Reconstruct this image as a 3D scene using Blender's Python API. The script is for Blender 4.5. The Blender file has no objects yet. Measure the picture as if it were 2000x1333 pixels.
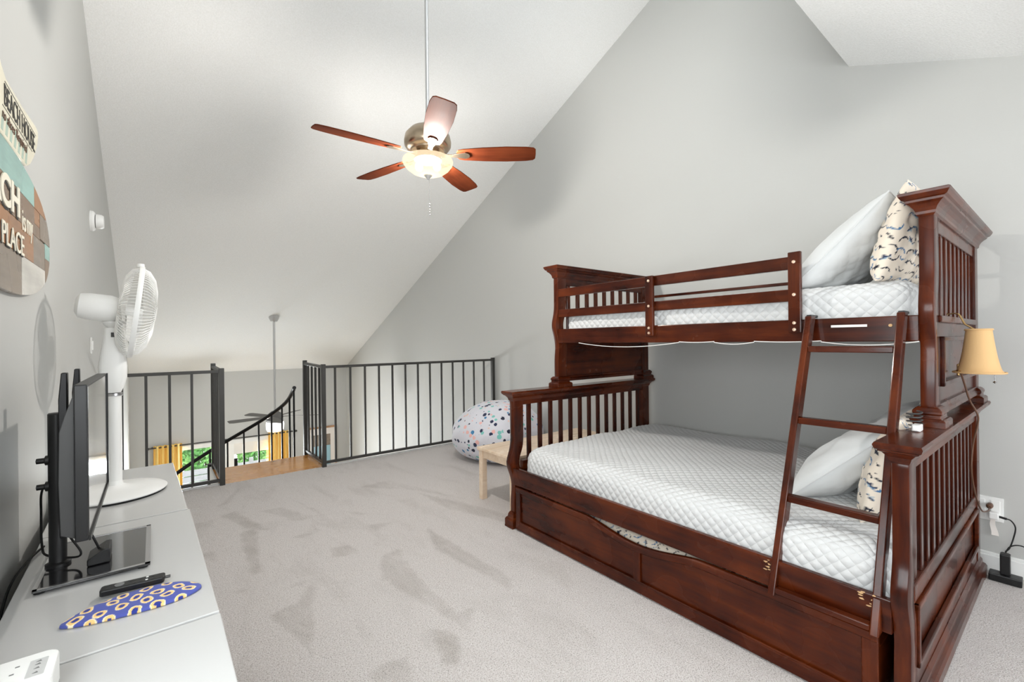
import bpy, bmesh, math, random
import numpy as np
from mathutils import Vector, Matrix
random.seed(7); rng = np.random.RandomState(11)
SC = bpy.context.scene; COL = SC.collection
R = math.radians

# ------------------------------------------------------------------ camera
yaw, roll = R(38.75), R(0.61)
F = Vector((math.sin(yaw), math.cos(yaw), 0)); R0 = Vector((math.cos(yaw), -math.sin(yaw), 0)); U0 = Vector((0, 0, 1))
RT = R0*math.cos(roll) - U0*math.sin(roll); UP = U0*math.cos(roll) + R0*math.sin(roll)
cam = bpy.data.cameras.new('camera'); cam.lens = 872*36/2000; cam.sensor_width = 36; cam.clip_start = .02; cam.clip_end = 200
camo = bpy.data.objects.new('camera', cam); COL.objects.link(camo)
mw = Matrix.Identity(4)
for i in range(3): mw[i][0] = RT[i]; mw[i][1] = UP[i]; mw[i][2] = -F[i]
mw[2][3] = 1.25
camo.matrix_world = mw; SC.camera = camo

# ------------------------------------------------------------------ world, exposure
w = bpy.data.worlds.new('overcast_sky'); SC.world = w; w.use_nodes = True
bg = w.node_tree.nodes['Background']; bg.inputs[0].default_value = (.93, .96, 1, 1); bg.inputs[1].default_value = 2.0
vs = SC.view_settings; vs.view_transform = 'Standard'; vs.look = 'None'; vs.gamma = 1; vs.use_curve_mapping = False
vs.exposure = 1.02
SC.cycles.use_denoising = True; SC.cycles.max_bounces = 8; SC.cycles.diffuse_bounces = 5; SC.cycles.glossy_bounces = 3; SC.cycles.sample_clamp_indirect = 3
SC.cycles.caustics_reflective = False; SC.cycles.caustics_refractive = False; SC.cycles.blur_glossy = 1.0
w.cycles.sampling_method = 'NONE'

def area(name, loc, direc, sx, sy, power, col=(1, 1, 1)):
    l = bpy.data.lights.new(name, 'AREA'); l.shape = 'RECTANGLE'; l.size = sx; l.size_y = sy; l.energy = power; l.color = col
    o = bpy.data.objects.new(name, l); COL.objects.link(o); o.location = loc
    o.rotation_euler = Vector(direc).to_track_quat('-Z', 'Y').to_euler(); o['kind'] = 'helper'; return o
# added fill lights behind and beside the camera, plus daylight through the patio door
area('window_daylight', (1.75, -2.0, 1.12), (0, 1, 0.2), 2.5, 1.05, 17, (.96, .98, 1))
area('side_window_daylight', (-.40, .15, 1.375), (1, .12, .15), 1.7, .96, 19, (.97, .985, 1))
area('patio_daylight', (1.1, 10.75, -1.3), (0, -1, -.12), 1.5, 1.2, 160, (.96, .98, 1))

# ------------------------------------------------------------------ helpers
MAT = {}
def tag(o, label=None, cat=None, group=None, kind=None):
    if label: o['label'] = label
    if cat: o['category'] = cat
    if group: o['group'] = group
    if kind: o['kind'] = kind
    return o
WM = {}
def thing(name, label, cat, loc=(0, 0, 0), rz=0, group=None):
    o = bpy.data.objects.new(name, None); COL.objects.link(o); o.empty_display_size = .05
    o.location = loc; o.rotation_euler = (0, 0, rz)
    WM[o.name] = Matrix.Translation(Vector(loc)) @ Matrix.Rotation(rz, 4, 'Z')
    return tag(o, label, cat, group)
def link_mesh(name, me, parent=None):
    o = bpy.data.objects.new(name, me); COL.objects.link(o)
    if parent is not None:
        o.parent = parent
        if parent.name in WM: WM[o.name] = WM[parent.name]
    return o

class MB:
    def __init__(s): s.v = []; s.f = []; s.col = None
    def add(s, vs_, fs):
        n = len(s.v); s.v += [tuple(map(float, p)) for p in vs_]; s.f += [tuple(i+n for i in q) for q in fs]; return s
    def box(s, x0, y0, z0, x1, y1, z1):
        return s.add([(x0,y0,z0),(x1,y0,z0),(x1,y1,z0),(x0,y1,z0),(x0,y0,z1),(x1,y0,z1),(x1,y1,z1),(x0,y1,z1)],
              [(0,3,2,1),(4,5,6,7),(0,1,5,4),(1,2,6,5),(2,3,7,6),(3,0,4,7)])
    def prism(s, poly, ax, a, b):
        n = len(poly)
        A = sum(poly[i][0]*poly[(i+1)%n][1]-poly[(i+1)%n][0]*poly[i][1] for i in range(n))
        if A < 0: poly = poly[::-1]
        def P(p, t):
            return (t, p[0], p[1]) if ax == 'x' else ((p[0], t, p[1]) if ax == 'y' else (p[0], p[1], t))
        vs_ = [P(p, a) for p in poly] + [P(p, b) for p in poly]
        fs = [tuple(range(n))[::-1], tuple(range(n, 2*n))] + [(i, (i+1) % n, n+(i+1) % n, n+i) for i in range(n)]
        if ax == 'y': fs = [q[::-1] for q in fs]
        return s.add(vs_, fs)
    def rings(s, rs, cap=True):
        n = len(rs[0]); vs_ = [p for r in rs for p in r]; fs = []
        for k in range(len(rs)-1):
            for i in range(n): fs.append((k*n+i, k*n+(i+1) % n, (k+1)*n+(i+1) % n, (k+1)*n+i))
        if cap: fs.append(tuple(range(n))[::-1]); fs.append(tuple(range((len(rs)-1)*n, len(rs)*n)))
        return s.add(vs_, fs)
    def tube(s, pts, r, n=8):
        pts = [Vector(p) for p in pts]; rr = r if isinstance(r, (list, tuple)) else [r]*len(pts)
        rs = []; up = None
        for i, p in enumerate(pts):
            d = (pts[min(i+1, len(pts)-1)]-pts[max(i-1, 0)]).normalized()
            if up is None: up = Vector((0, 0, 1)) if abs(d.z) < .9 else Vector((1, 0, 0))
            a = d.cross(up).normalized(); b = a.cross(d).normalized(); up = b
            rs.append([p + (a*math.cos(2*math.pi*k/n) + b*math.sin(2*math.pi*k/n))*rr[i] for k in range(n)])
        rs = [q[::-1] for q in rs]
        return s.rings(rs)
    def bar(s, p0, p1, wx, wy, up=(0, 0, 1)):     # rectangular bar
        p0, p1 = Vector(p0), Vector(p1); d = (p1-p0).normalized(); up = Vector(up)
        if abs(d.dot(up)) > .95: up = Vector((1, 0, 0))
        a = d.cross(up).normalized(); b = a.cross(d).normalized()
        q = [(-1, -1), (-1, 1), (1, 1), (1, -1)]
        return s.rings([[p + a*wx/2*i + b*wy/2*j for i, j in q] for p in (p0, p1)])
    def lathe(s, prof, c=(0, 0, 0), n=32, ax='z', sc=(1, 1)):
        rs = []
        for r, z in prof:
            ring = []
            for k in range(n):
                t = 2*math.pi*k/n; a, b = max(r, 1e-4)*math.cos(t)*sc[0], max(r, 1e-4)*math.sin(t)*sc[1]
                ring.append((c[0]+a, c[1]+b, c[2]+z) if ax == 'z' else ((c[0]+z, c[1]+a, c[2]+b) if ax == 'x' else (c[0]+b, c[1]+z, c[2]+a)))
            rs.append(ring)
        return s.rings(rs)
    def mesh(s, name, bevel=0, seg=1, smooth=False, M=None):
        me = bpy.data.meshes.new(name); me.from_pydata(s.v, [], s.f)
        bm = bmesh.new(); bm.from_mesh(me)
        if bevel:
            es = [e for e in bm.edges if len(e.link_faces) == 2 and e.calc_face_angle(0) > .6]
            bmesh.ops.bevel(bm, geom=es, offset=bevel, segments=seg, profile=.5, affect='EDGES', clamp_overlap=True)
        bmesh.ops.recalc_face_normals(bm, faces=bm.faces)
        if M is not None: bm.transform(M)
        bm.to_mesh(me); bm.free()
        if smooth:
            for p in me.polygons: p.use_smooth = True
            me.set_sharp_from_angle(angle=R(38))
        return me
    def obj(s, name, mat, parent=None, bevel=0, seg=1, smooth=False, local=False, label=None):
        M = None
        if parent is not None and not local and parent.name in WM: M = WM[parent.name].inverted()
        me = s.mesh(name, bevel, seg, smooth, M); me.materials.append(MAT[mat])
        o = link_mesh(name, me, parent)
        if label: o['label'] = label
        return o
def struct(o): o['kind'] = 'structure'; return o
def instance(src, name, parent, loc):
    o = src.copy(); o.name = name; COL.objects.link(o); o.parent = parent; o.location = loc
    if parent is not None and parent.name in WM: WM[o.name] = WM[parent.name]
    return o
def vcol(me, cols):                                   # point colours
    at = me.color_attributes.new('print', 'FLOAT_COLOR', 'POINT')
    c = np.ones((len(me.vertices), 4), np.float32); c[:, :3] = cols; at.data.foreach_set('color', c.ravel())
def srgb(r, g, b): return tuple(((c/255)/12.92 if c/255 < .04045 else ((c/255+.055)/1.055)**2.4) for c in (r, g, b))

# ------------------------------------------------------------------ materials
def mk(name, col=(.8, .8, .8), rough=.5, metal=0, coat=0, spec=.5, build=None, emit=None, es=0, sheen=0, trans=0, ior=1.45):
    m = bpy.data.materials.new(name); m.use_nodes = True; nt = m.node_tree; b = nt.nodes['Principled BSDF']
    b.inputs['Base Color'].default_value = (*col, 1); b.inputs['Roughness'].default_value = rough; b.inputs['Metallic'].default_value = metal
    b.inputs['Coat Weight'].default_value = coat; b.inputs['Coat Roughness'].default_value = .12; b.inputs['Specular IOR Level'].default_value = spec
    b.inputs['Sheen Weight'].default_value = sheen; b.inputs['Transmission Weight'].default_value = trans; b.inputs['IOR'].default_value = ior
    if emit: b.inputs['Emission Color'].default_value = (*emit, 1); b.inputs['Emission Strength'].default_value = es
    if build: build(nt, b)
    MAT[name] = m; return m
def nd(nt, t, **kw):
    n = nt.nodes.new(t)
    for k, v in kw.items():
        if k.startswith('i_'): n.inputs[k[2:].replace('_', ' ')].default_value = v
        else: setattr(n, k, v)
    return n
def coords(nt, scale=(1, 1, 1), kind='Object'):
    tc = nd(nt, 'ShaderNodeTexCoord'); mp = nd(nt, 'ShaderNodeMapping'); mp.inputs['Scale'].default_value = scale
    nt.links.new(tc.outputs[kind], mp.inputs[0]); return mp.outputs[0]
def noise(nt, vec, scale, detail=3, rough=.5, dist=0):
    n = nd(nt, 'ShaderNodeTexNoise'); n.inputs['Scale'].default_value = scale; n.inputs['Detail'].default_value = detail
    n.inputs['Roughness'].default_value = rough; n.inputs['Distortion'].default_value = dist
    nt.links.new(vec, n.inputs['Vector']); return n.outputs['Fac']
def ramp(nt, fac, stops, const=False):
    r = nd(nt, 'ShaderNodeValToRGB'); e = r.color_ramp.elements
    if const: r.color_ramp.interpolation = 'CONSTANT'
    e[0].position = stops[0][0]; e[-1].position = stops[-1][0]
    for p, c in stops[1:-1]: e.new(p)
    for k, (p, c) in enumerate(stops): e[k].color = (*c, 1)
    nt.links.new(fac, r.inputs[0]); return r.outputs[0]
def bump(nt, b, h, strength, dist=.01):
    n = nd(nt, 'ShaderNodeBump'); n.inputs['Strength'].default_value = strength; n.inputs['Distance'].default_value = dist
    nt.links.new(h, n.inputs['Height']); nt.links.new(n.outputs[0], b.inputs['Normal'])
def mixc(nt, fac, a, b_):
    n = nd(nt, 'ShaderNodeMix', data_type='RGBA'); L = nt.links.new
    for s_, v in ((n.inputs[0], fac), (n.inputs[6], a), (n.inputs[7], b_)):
        if isinstance(v, (int, float)): s_.default_value = v
        elif isinstance(v, tuple): s_.default_value = (*v, 1)
        else: L(v, s_)
    return n.outputs[2]
def mth(nt, op, a, b_=None):
    n = nd(nt, 'ShaderNodeMath', operation=op)
    for k, v in enumerate((a, b_)):
        if v is None: continue
        if isinstance(v, (int, float)): n.inputs[k].default_value = v
        else: nt.links.new(v, n.inputs[k])
    return n.outputs[0]

def b_wall(nt, b):
    v = coords(nt); bump(nt, b, noise(nt, v, 140, 2), .06, .004)
def b_ceil(nt, b):
    v = coords(nt); bump(nt, b, noise(nt, v, 110, 3, .65), .3, .010)
    nt.links.new(ramp(nt, noise(nt, v, 110, 3, .65), [(.3, srgb(233, 233, 231)), (.7, srgb(243, 243, 242))]), b.inputs['Base Color'])
mk('wall_paint', srgb(193, 193, 190), .62, build=b_wall)
mk('ceiling_texture', srgb(226, 225, 222), .9, build=b_ceil)
mk('trim_white', srgb(240, 240, 238), .35)
def b_carpet(nt, b):
    v = coords(nt); at = nd(nt, 'ShaderNodeAttribute'); at.attribute_name = 'print'
    sep = nd(nt, 'ShaderNodeSeparateColor'); nt.links.new(at.outputs['Color'], sep.inputs[0])
    fine = noise(nt, v, 190, 3, .75); big = noise(nt, coords(nt, (3.2, 1.1, 1)), 1.6, 4, .6, .6)
    lo = ramp(nt, fine, [(.32, srgb(160, 149, 143)), (.47, srgb(234, 226, 222)), (.66, srgb(254, 250, 248))])
    hi = ramp(nt, fine, [(.30, srgb(118, 108, 99)), (.55, srgb(182, 172, 162)), (.8, srgb(216, 207, 198))])
    f = mth(nt, 'ADD', mth(nt, 'MULTIPLY', sep.outputs[0], mth(nt, 'ADD', mth(nt, 'MULTIPLY', noise(nt, coords(nt, (9, 4, 1)), 1.5, 4, .7), 1.5), .05)), mth(nt, 'MULTIPLY', mth(nt, 'SUBTRACT', big, .52), 1.1))
    nt.links.new(mixc(nt, mth(nt, 'MINIMUM', mth(nt, 'MAXIMUM', f, 0.0), 1.0), lo, hi), b.inputs['Base Color'])
    bump(nt, b, fine, .9, .012)
mk('carpet', (.5, .47, .44), .95, sheen=.25, spec=.1, build=b_carpet)
def wood_builder(ax, dark, mid, light, r0=.20, r1=.32):
    def f(nt, b):
        sc = [9, 9, 9]; sc['xyz'.index(ax)] = .8
        v = coords(nt, tuple(sc)); v2 = coords(nt, (1, 1, 1))
        g = noise(nt, v, 2.6, 6, .62, 0); big = noise(nt, v2, 3.1, 3, .5)
        fac = mth(nt, 'ADD', mth(nt, 'MULTIPLY', g, .5), mth(nt, 'MULTIPLY', big, .5))
        rr_ = ramp(nt, fac, [(.34, dark), (.5, mid), (.67, light)]); rr_.node.color_ramp.interpolation = 'B_SPLINE'
        ks = [3.2, 3.2, 3.2]; ks['xyz'.index(ax)] = 1.5
        vo = nd(nt, 'ShaderNodeTexVoronoi'); vo.inputs['Scale'].default_value = 1.6; nt.links.new(coords(nt, tuple(ks)), vo.inputs['Vector'])
        kn = ramp(nt, vo.outputs['Distance'], [(.02, (.25, .25, .25)), (.13, (1, 1, 1))]); kn.node.color_ramp.interpolation = 'EASE'
        mu = nd(nt, 'ShaderNodeMix', data_type='RGBA', blend_type='MULTIPLY'); mu.inputs[0].default_value = 1; nt.links.new(rr_, mu.inputs[6]); nt.links.new(kn, mu.inputs[7])
        nt.links.new(mu.outputs[2], b.inputs['Base Color'])
        bump(nt, b, g, .02, .003)
        nt.links.new(ramp(nt, big, [(.3, (r0,)*3), (.7, (r1,)*3)]), b.inputs['Roughness'])
    return f
WD = ((.010, .0016, .0007), (.050, .0068, .0016), (.128, .025, .0045))
for ax in 'xyz': mk('cherry_'+ax, (.1, .03, .01), .3, coat=.22, spec=.2, build=wood_builder(ax, *WD))
mk('fan_blade', (.1, .03, .01), .6, spec=.028, build=wood_builder('x', (.05, .011, .005), (.10, .021, .008), (.16, .038, .014), .5, .62))
mk('oak_tread', (.3, .14, .05), .25, coat=.2, build=wood_builder('x', (.52, .21, .05), (.66, .30, .08), (.80, .42, .14)))
mk('pale_pine', (.7, .5, .35), .45, build=wood_builder('x', srgb(214, 186, 156), srgb(232, 208, 182), srgb(242, 224, 202)))
mk('frame_wood', (.45, .28, .15), .45, build=wood_builder('x', srgb(140, 100, 70), srgb(176, 132, 96), srgb(200, 160, 120)))
mk('raw_chip', srgb(206, 168, 122), .8)
mk('dark_metal', srgb(68, 67, 65), .42, .35)
mk('black_metal', srgb(22, 22, 24), .35, .4)
mk('black_rubber', srgb(18, 18, 18), .7)
mk('black_plastic', srgb(26, 26, 27), .38)
mk('dark_plastic', srgb(62, 62, 62), .45)
mk('screen_glass', (.012, .012, .013), .06, spec=.9, coat=1)
mk('black_glass', (.012, .012, .014), .04, spec=.8, coat=.8)
mk('silver', srgb(200, 200, 202), .25, 1)
mk('white_plastic', srgb(238, 238, 236), .35)
mk('white_lacquer', srgb(199, 199, 198), .22, coat=.3)
mk('grey_print', srgb(120, 120, 120), .6)
mk('brushed_nickel', srgb(188, 170, 148), .3, 1)
mk('rod_steel', srgb(205, 205, 205), .35, .6)
mk('brass', srgb(196, 164, 112), .3, 1)
mk('bolt_steel', srgb(226, 196, 172), .35, .6)
mk('cord_brown', srgb(92, 62, 44), .5)
mk('cord_white', srgb(232, 230, 226), .5)
mk('paper', srgb(238, 232, 226), .8)
mk('mattress_white', srgb(226, 228, 230), .85, sheen=.2)
def b_quilt(nt, b):
    v = coords(nt); bump(nt, b, noise(nt, v, 60, 3, .6), .12, .006)
def b_quilt2(nt, b):
    at = nd(nt, 'ShaderNodeAttribute'); at.attribute_name = 'quilt_pq'; sp = nd(nt, 'ShaderNodeSeparateXYZ'); nt.links.new(at.outputs['Vector'], sp.inputs[0])
    f = lambda x: mth(nt, 'POWER', mth(nt, 'ABSOLUTE', mth(nt, 'SINE', mth(nt, 'MULTIPLY', x, math.pi))), .38)
    h = mth(nt, 'MULTIPLY', f(sp.outputs[0]), f(sp.outputs[1])); n = noise(nt, coords(nt), 70, 3, .6)
    bump(nt, b, mth(nt, 'ADD', h, mth(nt, 'MULTIPLY', n, .25)), .55, .006)
mk('quilt_cover', srgb(212, 213, 213), .85, sheen=.2, spec=.2, build=b_quilt2)
mk('quilt_white', srgb(212, 214, 214), .82, sheen=.25, spec=.25, build=b_quilt)
def b_print(nt, b):
    at = nd(nt, 'ShaderNodeAttribute'); at.attribute_name = 'print'; nt.links.new(at.outputs['Color'], b.inputs['Base Color'])
mk('printed_fabric', (.8, .8, .8), .85, sheen=.15, spec=.2, build=b_print)
mk('printed_board', (.8, .8, .8), .6, build=b_print)
def b_yellow(nt, b):
    v = coords(nt, (60, 1, 1)); nt.links.new(ramp(nt, noise(nt, v, 1, 2), [(.35, srgb(236, 190, 92)), (.65, srgb(255, 228, 150))]), b.inputs['Base Color'])
mk('yellow_curtain', srgb(236, 196, 92), .85, build=b_yellow)
def b_terr(nt, b):
    v = coords(nt); vo = nd(nt, 'ShaderNodeTexVoronoi'); vo.inputs['Scale'].default_value = 21; nt.links.new(v, vo.inputs['Vector'])
    ns = noise(nt, v, 60, 2); sep = nd(nt, 'ShaderNodeSeparateColor'); nt.links.new(vo.outputs['Color'], sep.inputs[0])
    th = mth(nt, 'ADD', mth(nt, 'MULTIPLY', sep.outputs[0], .52), mth(nt, 'MULTIPLY', mth(nt, 'SUBTRACT', ns, .5), .28))
    mask = mth(nt, 'LESS_THAN', vo.outputs['Distance'], th)
    cc = ramp(nt, sep.outputs[1], [(0, srgb(40, 48, 80)), (.24, srgb(70, 132, 178)), (.42, srgb(240, 190, 184)), (.62, srgb(130, 200, 192)), (.78, srgb(236, 204, 190)), (.9, srgb(30, 36, 60))], True)
    nt.links.new(mixc(nt, mask, srgb(222, 222, 230), cc), b.inputs['Base Color']); bump(nt, b, noise(nt, v, 9, 3), .35, .03)
mk('terrazzo_fabric', (.8, .8, .8), .85, sheen=.2, build=b_terr)
mk('lamp_fabric', srgb(206, 168, 118), .8, build=lambda nt, b: bump(nt, b, noise(nt, coords(nt, (1, 1, .05)), 300, 2), .15, .002))
mk('blue_rug', srgb(60, 130, 200), .8)
mk('pale_blue', srgb(160, 200, 214), .7)
mk('grey_fabric', srgb(120, 118, 116), .85)
mk('deck_board', srgb(150, 148, 146), .8)
mk('patio_concrete', srgb(196, 194, 190), .85)
def b_leaf(nt, b):
    oi = noise(nt, coords(nt), 3.5, 3)
    nt.links.new(ramp(nt, oi, [(.3, (.05, .18, .04)), (.5, (.16, .42, .10)), (.72, (.42, .70, .24))]), b.inputs['Base Color'])
mk('leaf', (.1, .3, .05), .55, build=b_leaf)
mk('bark', (.12, .08, .05), .9)
mk('lower_floor', srgb(190, 160, 128), .35, build=wood_builder('y', srgb(186, 170, 152), srgb(206, 192, 176), srgb(222, 210, 196)))
def glassmat(name, tint=(1, 1, 1), refl=.06):
    m = bpy.data.materials.new(name); m.use_nodes = True; nt = m.node_tree; nt.nodes.clear()
    o = nd(nt, 'ShaderNodeOutputMaterial'); t = nd(nt, 'ShaderNodeBsdfTransparent'); g = nd(nt, 'ShaderNodeBsdfGlossy'); mx = nd(nt, 'ShaderNodeMixShader')
    t.inputs[0].default_value = (*tint, 1); g.inputs['Roughness'].default_value = .02; mx.inputs[0].default_value = refl
    nt.links.new(t.outputs[0], mx.inputs[1]); nt.links.new(g.outputs[0], mx.inputs[2]); nt.links.new(mx.outputs[0], o.inputs[0]); MAT[name] = m
glassmat('window_glass', (.97, .99, .99), .07)
def frosted(name, col, em, es, clear):
    m = bpy.data.materials.new(name); m.use_nodes = True; nt = m.node_tree; nt.nodes.clear(); L = nt.links.new
    o = nd(nt, 'ShaderNodeOutputMaterial'); t = nd(nt, 'ShaderNodeBsdfTransparent'); tl = nd(nt, 'ShaderNodeBsdfTranslucent'); df = nd(nt, 'ShaderNodeBsdfDiffuse'); e = nd(nt, 'ShaderNodeEmission')
    m1 = nd(nt, 'ShaderNodeMixShader'); m2 = nd(nt, 'ShaderNodeMixShader'); ad = nd(nt, 'ShaderNodeAddShader')
    t.inputs[0].default_value = (1, 1, 1, 1)
    for q in (tl, df): q.inputs[0].default_value = (*col, 1)
    e.inputs[0].default_value = (*em, 1); e.inputs[1].default_value = es
    m1.inputs[0].default_value = .5; L(tl.outputs[0], m1.inputs[1]); L(df.outputs[0], m1.inputs[2])
    m2.inputs[0].default_value = clear; L(m1.outputs[0], m2.inputs[1]); L(t.outputs[0], m2.inputs[2])
    L(m2.outputs[0], ad.inputs[0]); L(e.outputs[0], ad.inputs[1]); L(ad.outputs[0], o.inputs[0]); MAT[name] = m; m.cycles.emission_sampling = 'NONE'
frosted('bowl_glass', (.0022, .0018, .0012), (1, .80, .54), .40, .40)
frosted('bulb_glow', (.02, .02, .02), (1, .93, .80), .9, .85)
frosted('globe_glow', (.05, .05, .05), (1, .97, .92), .75, .6)

# ------------------------------------------------------------------ room shell
XL, XR, YB, YF, YE = -.345, 3.47, -2.05, 10.48, .864      # left wall, right wall, back wall, far wall, dropped ceiling edge
CS = .4372
def zc(y): return 4.274 - CS*(y-2.31)
def zs(y): return 2.978 - .41*(YE-y)
T = .12
ZL = -2.75
# carpeted loft floor: fine grid with the vacuum-track nap marks
NAP = [[(0.52,2.34),(0.64,2.48),(0.53,2.03),(0.49,1.83),(0.45,2.08),(0.39,2.3)],
[(1.02,2.52),(1.14,2.54),(1.09,2.08),(1.06,1.53),(1.03,1.74),(0.93,2.28)],
[(1.42,2.73),(1.46,1.84),(1.39,1.75),(1.31,2.36)],
[(0.94,1.75),(1.01,1.65),(0.92,1.49),(0.85,1.52)],
[(0.62,1.65),(0.68,1.68),(0.78,1.66),(0.74,1.51),(0.62,1.61)],
[(0.82,2.84),(0.94,2.77),(0.95,2.64),(0.8,2.68)],
[(0.43,3.42),(0.53,3.48),(0.45,2.78),(0.41,2.76)],
[(0.37,3.86),(0.46,3.91),(0.59,3.36),(0.48,3.49)],
[(0.68,3.15),(0.84,3.11),(0.72,3.08)],
[(0.6,3.79),(0.74,3.76),(0.9,3.41),(0.79,3.38)],
[(0.25,2.66),(0.36,2.64),(0.34,2.58)],
[(0.77,4.38),(0.84,4.03),(0.96,3.4),(0.9,3.58)],
[(1.38,3.85),(1.67,3.86),(1.88,3.09),(1.71,3.45)],
[(1.69,3.41),(2.0,2.51),(1.9,2.4),(1.71,2.89)],
[(1.05,3.41),(1.44,2.95),(1.18,3.21)],
[(1.13,3.01),(1.29,2.95),(1.15,2.89)],
[(0.18,3.81),(0.36,3.82),(0.22,3.47)],
[(0.21,3.23),(0.28,3.26),(0.26,3.06)],
[(0.49,2.52),(0.64,2.52),(0.55,2.49)],
[(0.83,3.3),(0.9,2.89),(0.94,2.62),(0.88,2.85)],
[(0.37,4.08),(0.58,4.54),(0.47,4.14)],
[(1.03,1.77),(1.17,1.76),(1.07,1.66)]]
def inpoly(X, Y, poly):
    ins = np.zeros(X.shape, bool); n = len(poly)
    for i in range(n):
        (x1, y1), (x2, y2) = poly[i], poly[(i+1) % n]
        if y1 == y2: continue
        c = ((y1 > Y) != (y2 > Y)) & (X < (x2-x1)*(Y-y1)/(y2-y1)+x1); ins ^= c
    return ins
def blur(a, k):
    for _ in range(k):
        a = (a + np.roll(a, 1, 0) + np.roll(a, -1, 0) + np.roll(a, 1, 1) + np.roll(a, -1, 1))/5
    return a
def grid_faces(nx, ny, off=0):
    i = np.arange(nx-1)[:, None]*ny + np.arange(ny-1)[None, :]
    return (np.stack([i, i+ny, i+ny+1, i+1], -1).reshape(-1, 4) + off)
def np_mesh(name, V, Fq, smooth=True):
    me = bpy.data.meshes.new(name); me.vertices.add(len(V)); me.vertices.foreach_set('co', np.asarray(V, np.float32).ravel())
    Fq = np.asarray(Fq, np.int32); me.loops.add(Fq.size); me.loops.foreach_set('vertex_index', Fq.ravel())
    me.polygons.add(len(Fq)); me.polygons.foreach_set('loop_start', np.arange(0, Fq.size, 4, dtype=np.int32))
    me.update(calc_edges=True); me.validate()
    if smooth: me.polygons.foreach_set('use_smooth', np.ones(len(me.polygons), bool))
    return me
YFL = 4.72
gx = np.concatenate([np.linspace(XL, .12, 12)[:-1], np.linspace(.12, 2.1, 226)[:-1], np.linspace(2.1, XR, 19)]); gy = np.concatenate([np.linspace(YB, 1.45, 60)[:-1], np.linspace(1.45, YFL, 366)]); GX, GY = np.meshgrid(gx, gy, indexing='ij')
jx = blur(rng.randn(*GX.shape), 3)*.02; jy = blur(rng.randn(*GX.shape), 3)*.02
nap = np.zeros(GX.shape)
for k, p in enumerate(NAP): nap = np.maximum(nap, inpoly(GX+jx, GY+jy, p)*(.46 if k < 8 else .33))
nap = blur(nap, 3)
V = np.stack([GX, GY, blur(rng.randn(*GX.shape), 1)*.0012], -1).reshape(-1, 3)
me = np_mesh('floor', V, grid_faces(*GX.shape)); vcol(me, np.repeat(nap.reshape(-1, 1), 3, 1)); me.materials.append(MAT['carpet'])
struct(link_mesh('floor', me))
struct(MB().box(XL-T, YB-T, -.30, XR+T, YFL-.002, -.006).obj('floor_slab', 'wall_paint'))
struct(MB().box(XL-T, 2.0, ZL-.1, XR+T, YF+T, ZL).obj('floor_lower', 'lower_floor'))
# left wall and right wall follow the roof line
YR = YE
outline = [(YB-T, ZL), (YF+T, ZL), (YF+T, zc(YF+T)+.02), (YR, zc(YR)+.02), (YB-T, zc(YR)+.02)]
WY0, WY1, WZ0, WZ1 = -.75, 1.05, .85, 1.90
zt_ = lambda y: (zc(max(y, YR))+.02)
wl = MB().prism([(YB-T, ZL), (WY0, ZL), (WY0, zt_(WY0)), (YB-T, zt_(YB))], 'x', XL-T, XL).prism([(WY1, ZL), (YF+T, ZL), (YF+T, zt_(YF+T)), (WY1, zt_(WY1))], 'x', XL-T, XL)
wl.prism([(WY0, ZL), (WY1, ZL), (WY1, WZ0), (WY0, WZ0)], 'x', XL-T, XL).prism([(WY0, WZ1), (WY1, WZ1), (WY1, zt_(WY1)), (YR, zt_(YR)), (WY0, zt_(WY0))], 'x', XL-T, XL)
struct(wl.obj('wall_left', 'wall_paint'))
wn = MB(); t_ = .045
for q in ((WY0, WZ0, WY1, WZ0+t_), (WY0, WZ1-t_, WY1, WZ1), (WY0, WZ0+t_, WY0+t_, WZ1-t_), (WY1-t_, WZ0+t_, WY1, WZ1-t_)): wn.box(XL-.09, q[0], q[1], XL-.01, q[2], q[3])
wn = struct(wn.obj('window_3', 'trim_white'))  # side opening added out of view to bring in fill light
MB().box(XL-.06, .13, WZ0+t_, XL-.02, .17, WZ1-t_).obj('mullion', 'trim_white', wn)
for a, b in ((WY0+t_, .13), (.17, WY1-t_)): MB().box(XL-.044, a, WZ0+t_, XL-.036, b, WZ1-t_).obj('pane', 'window_glass', wn)
struct(MB().prism(outline, 'x', XR, XR+T).obj('wall_right', 'wall_paint'))
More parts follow.
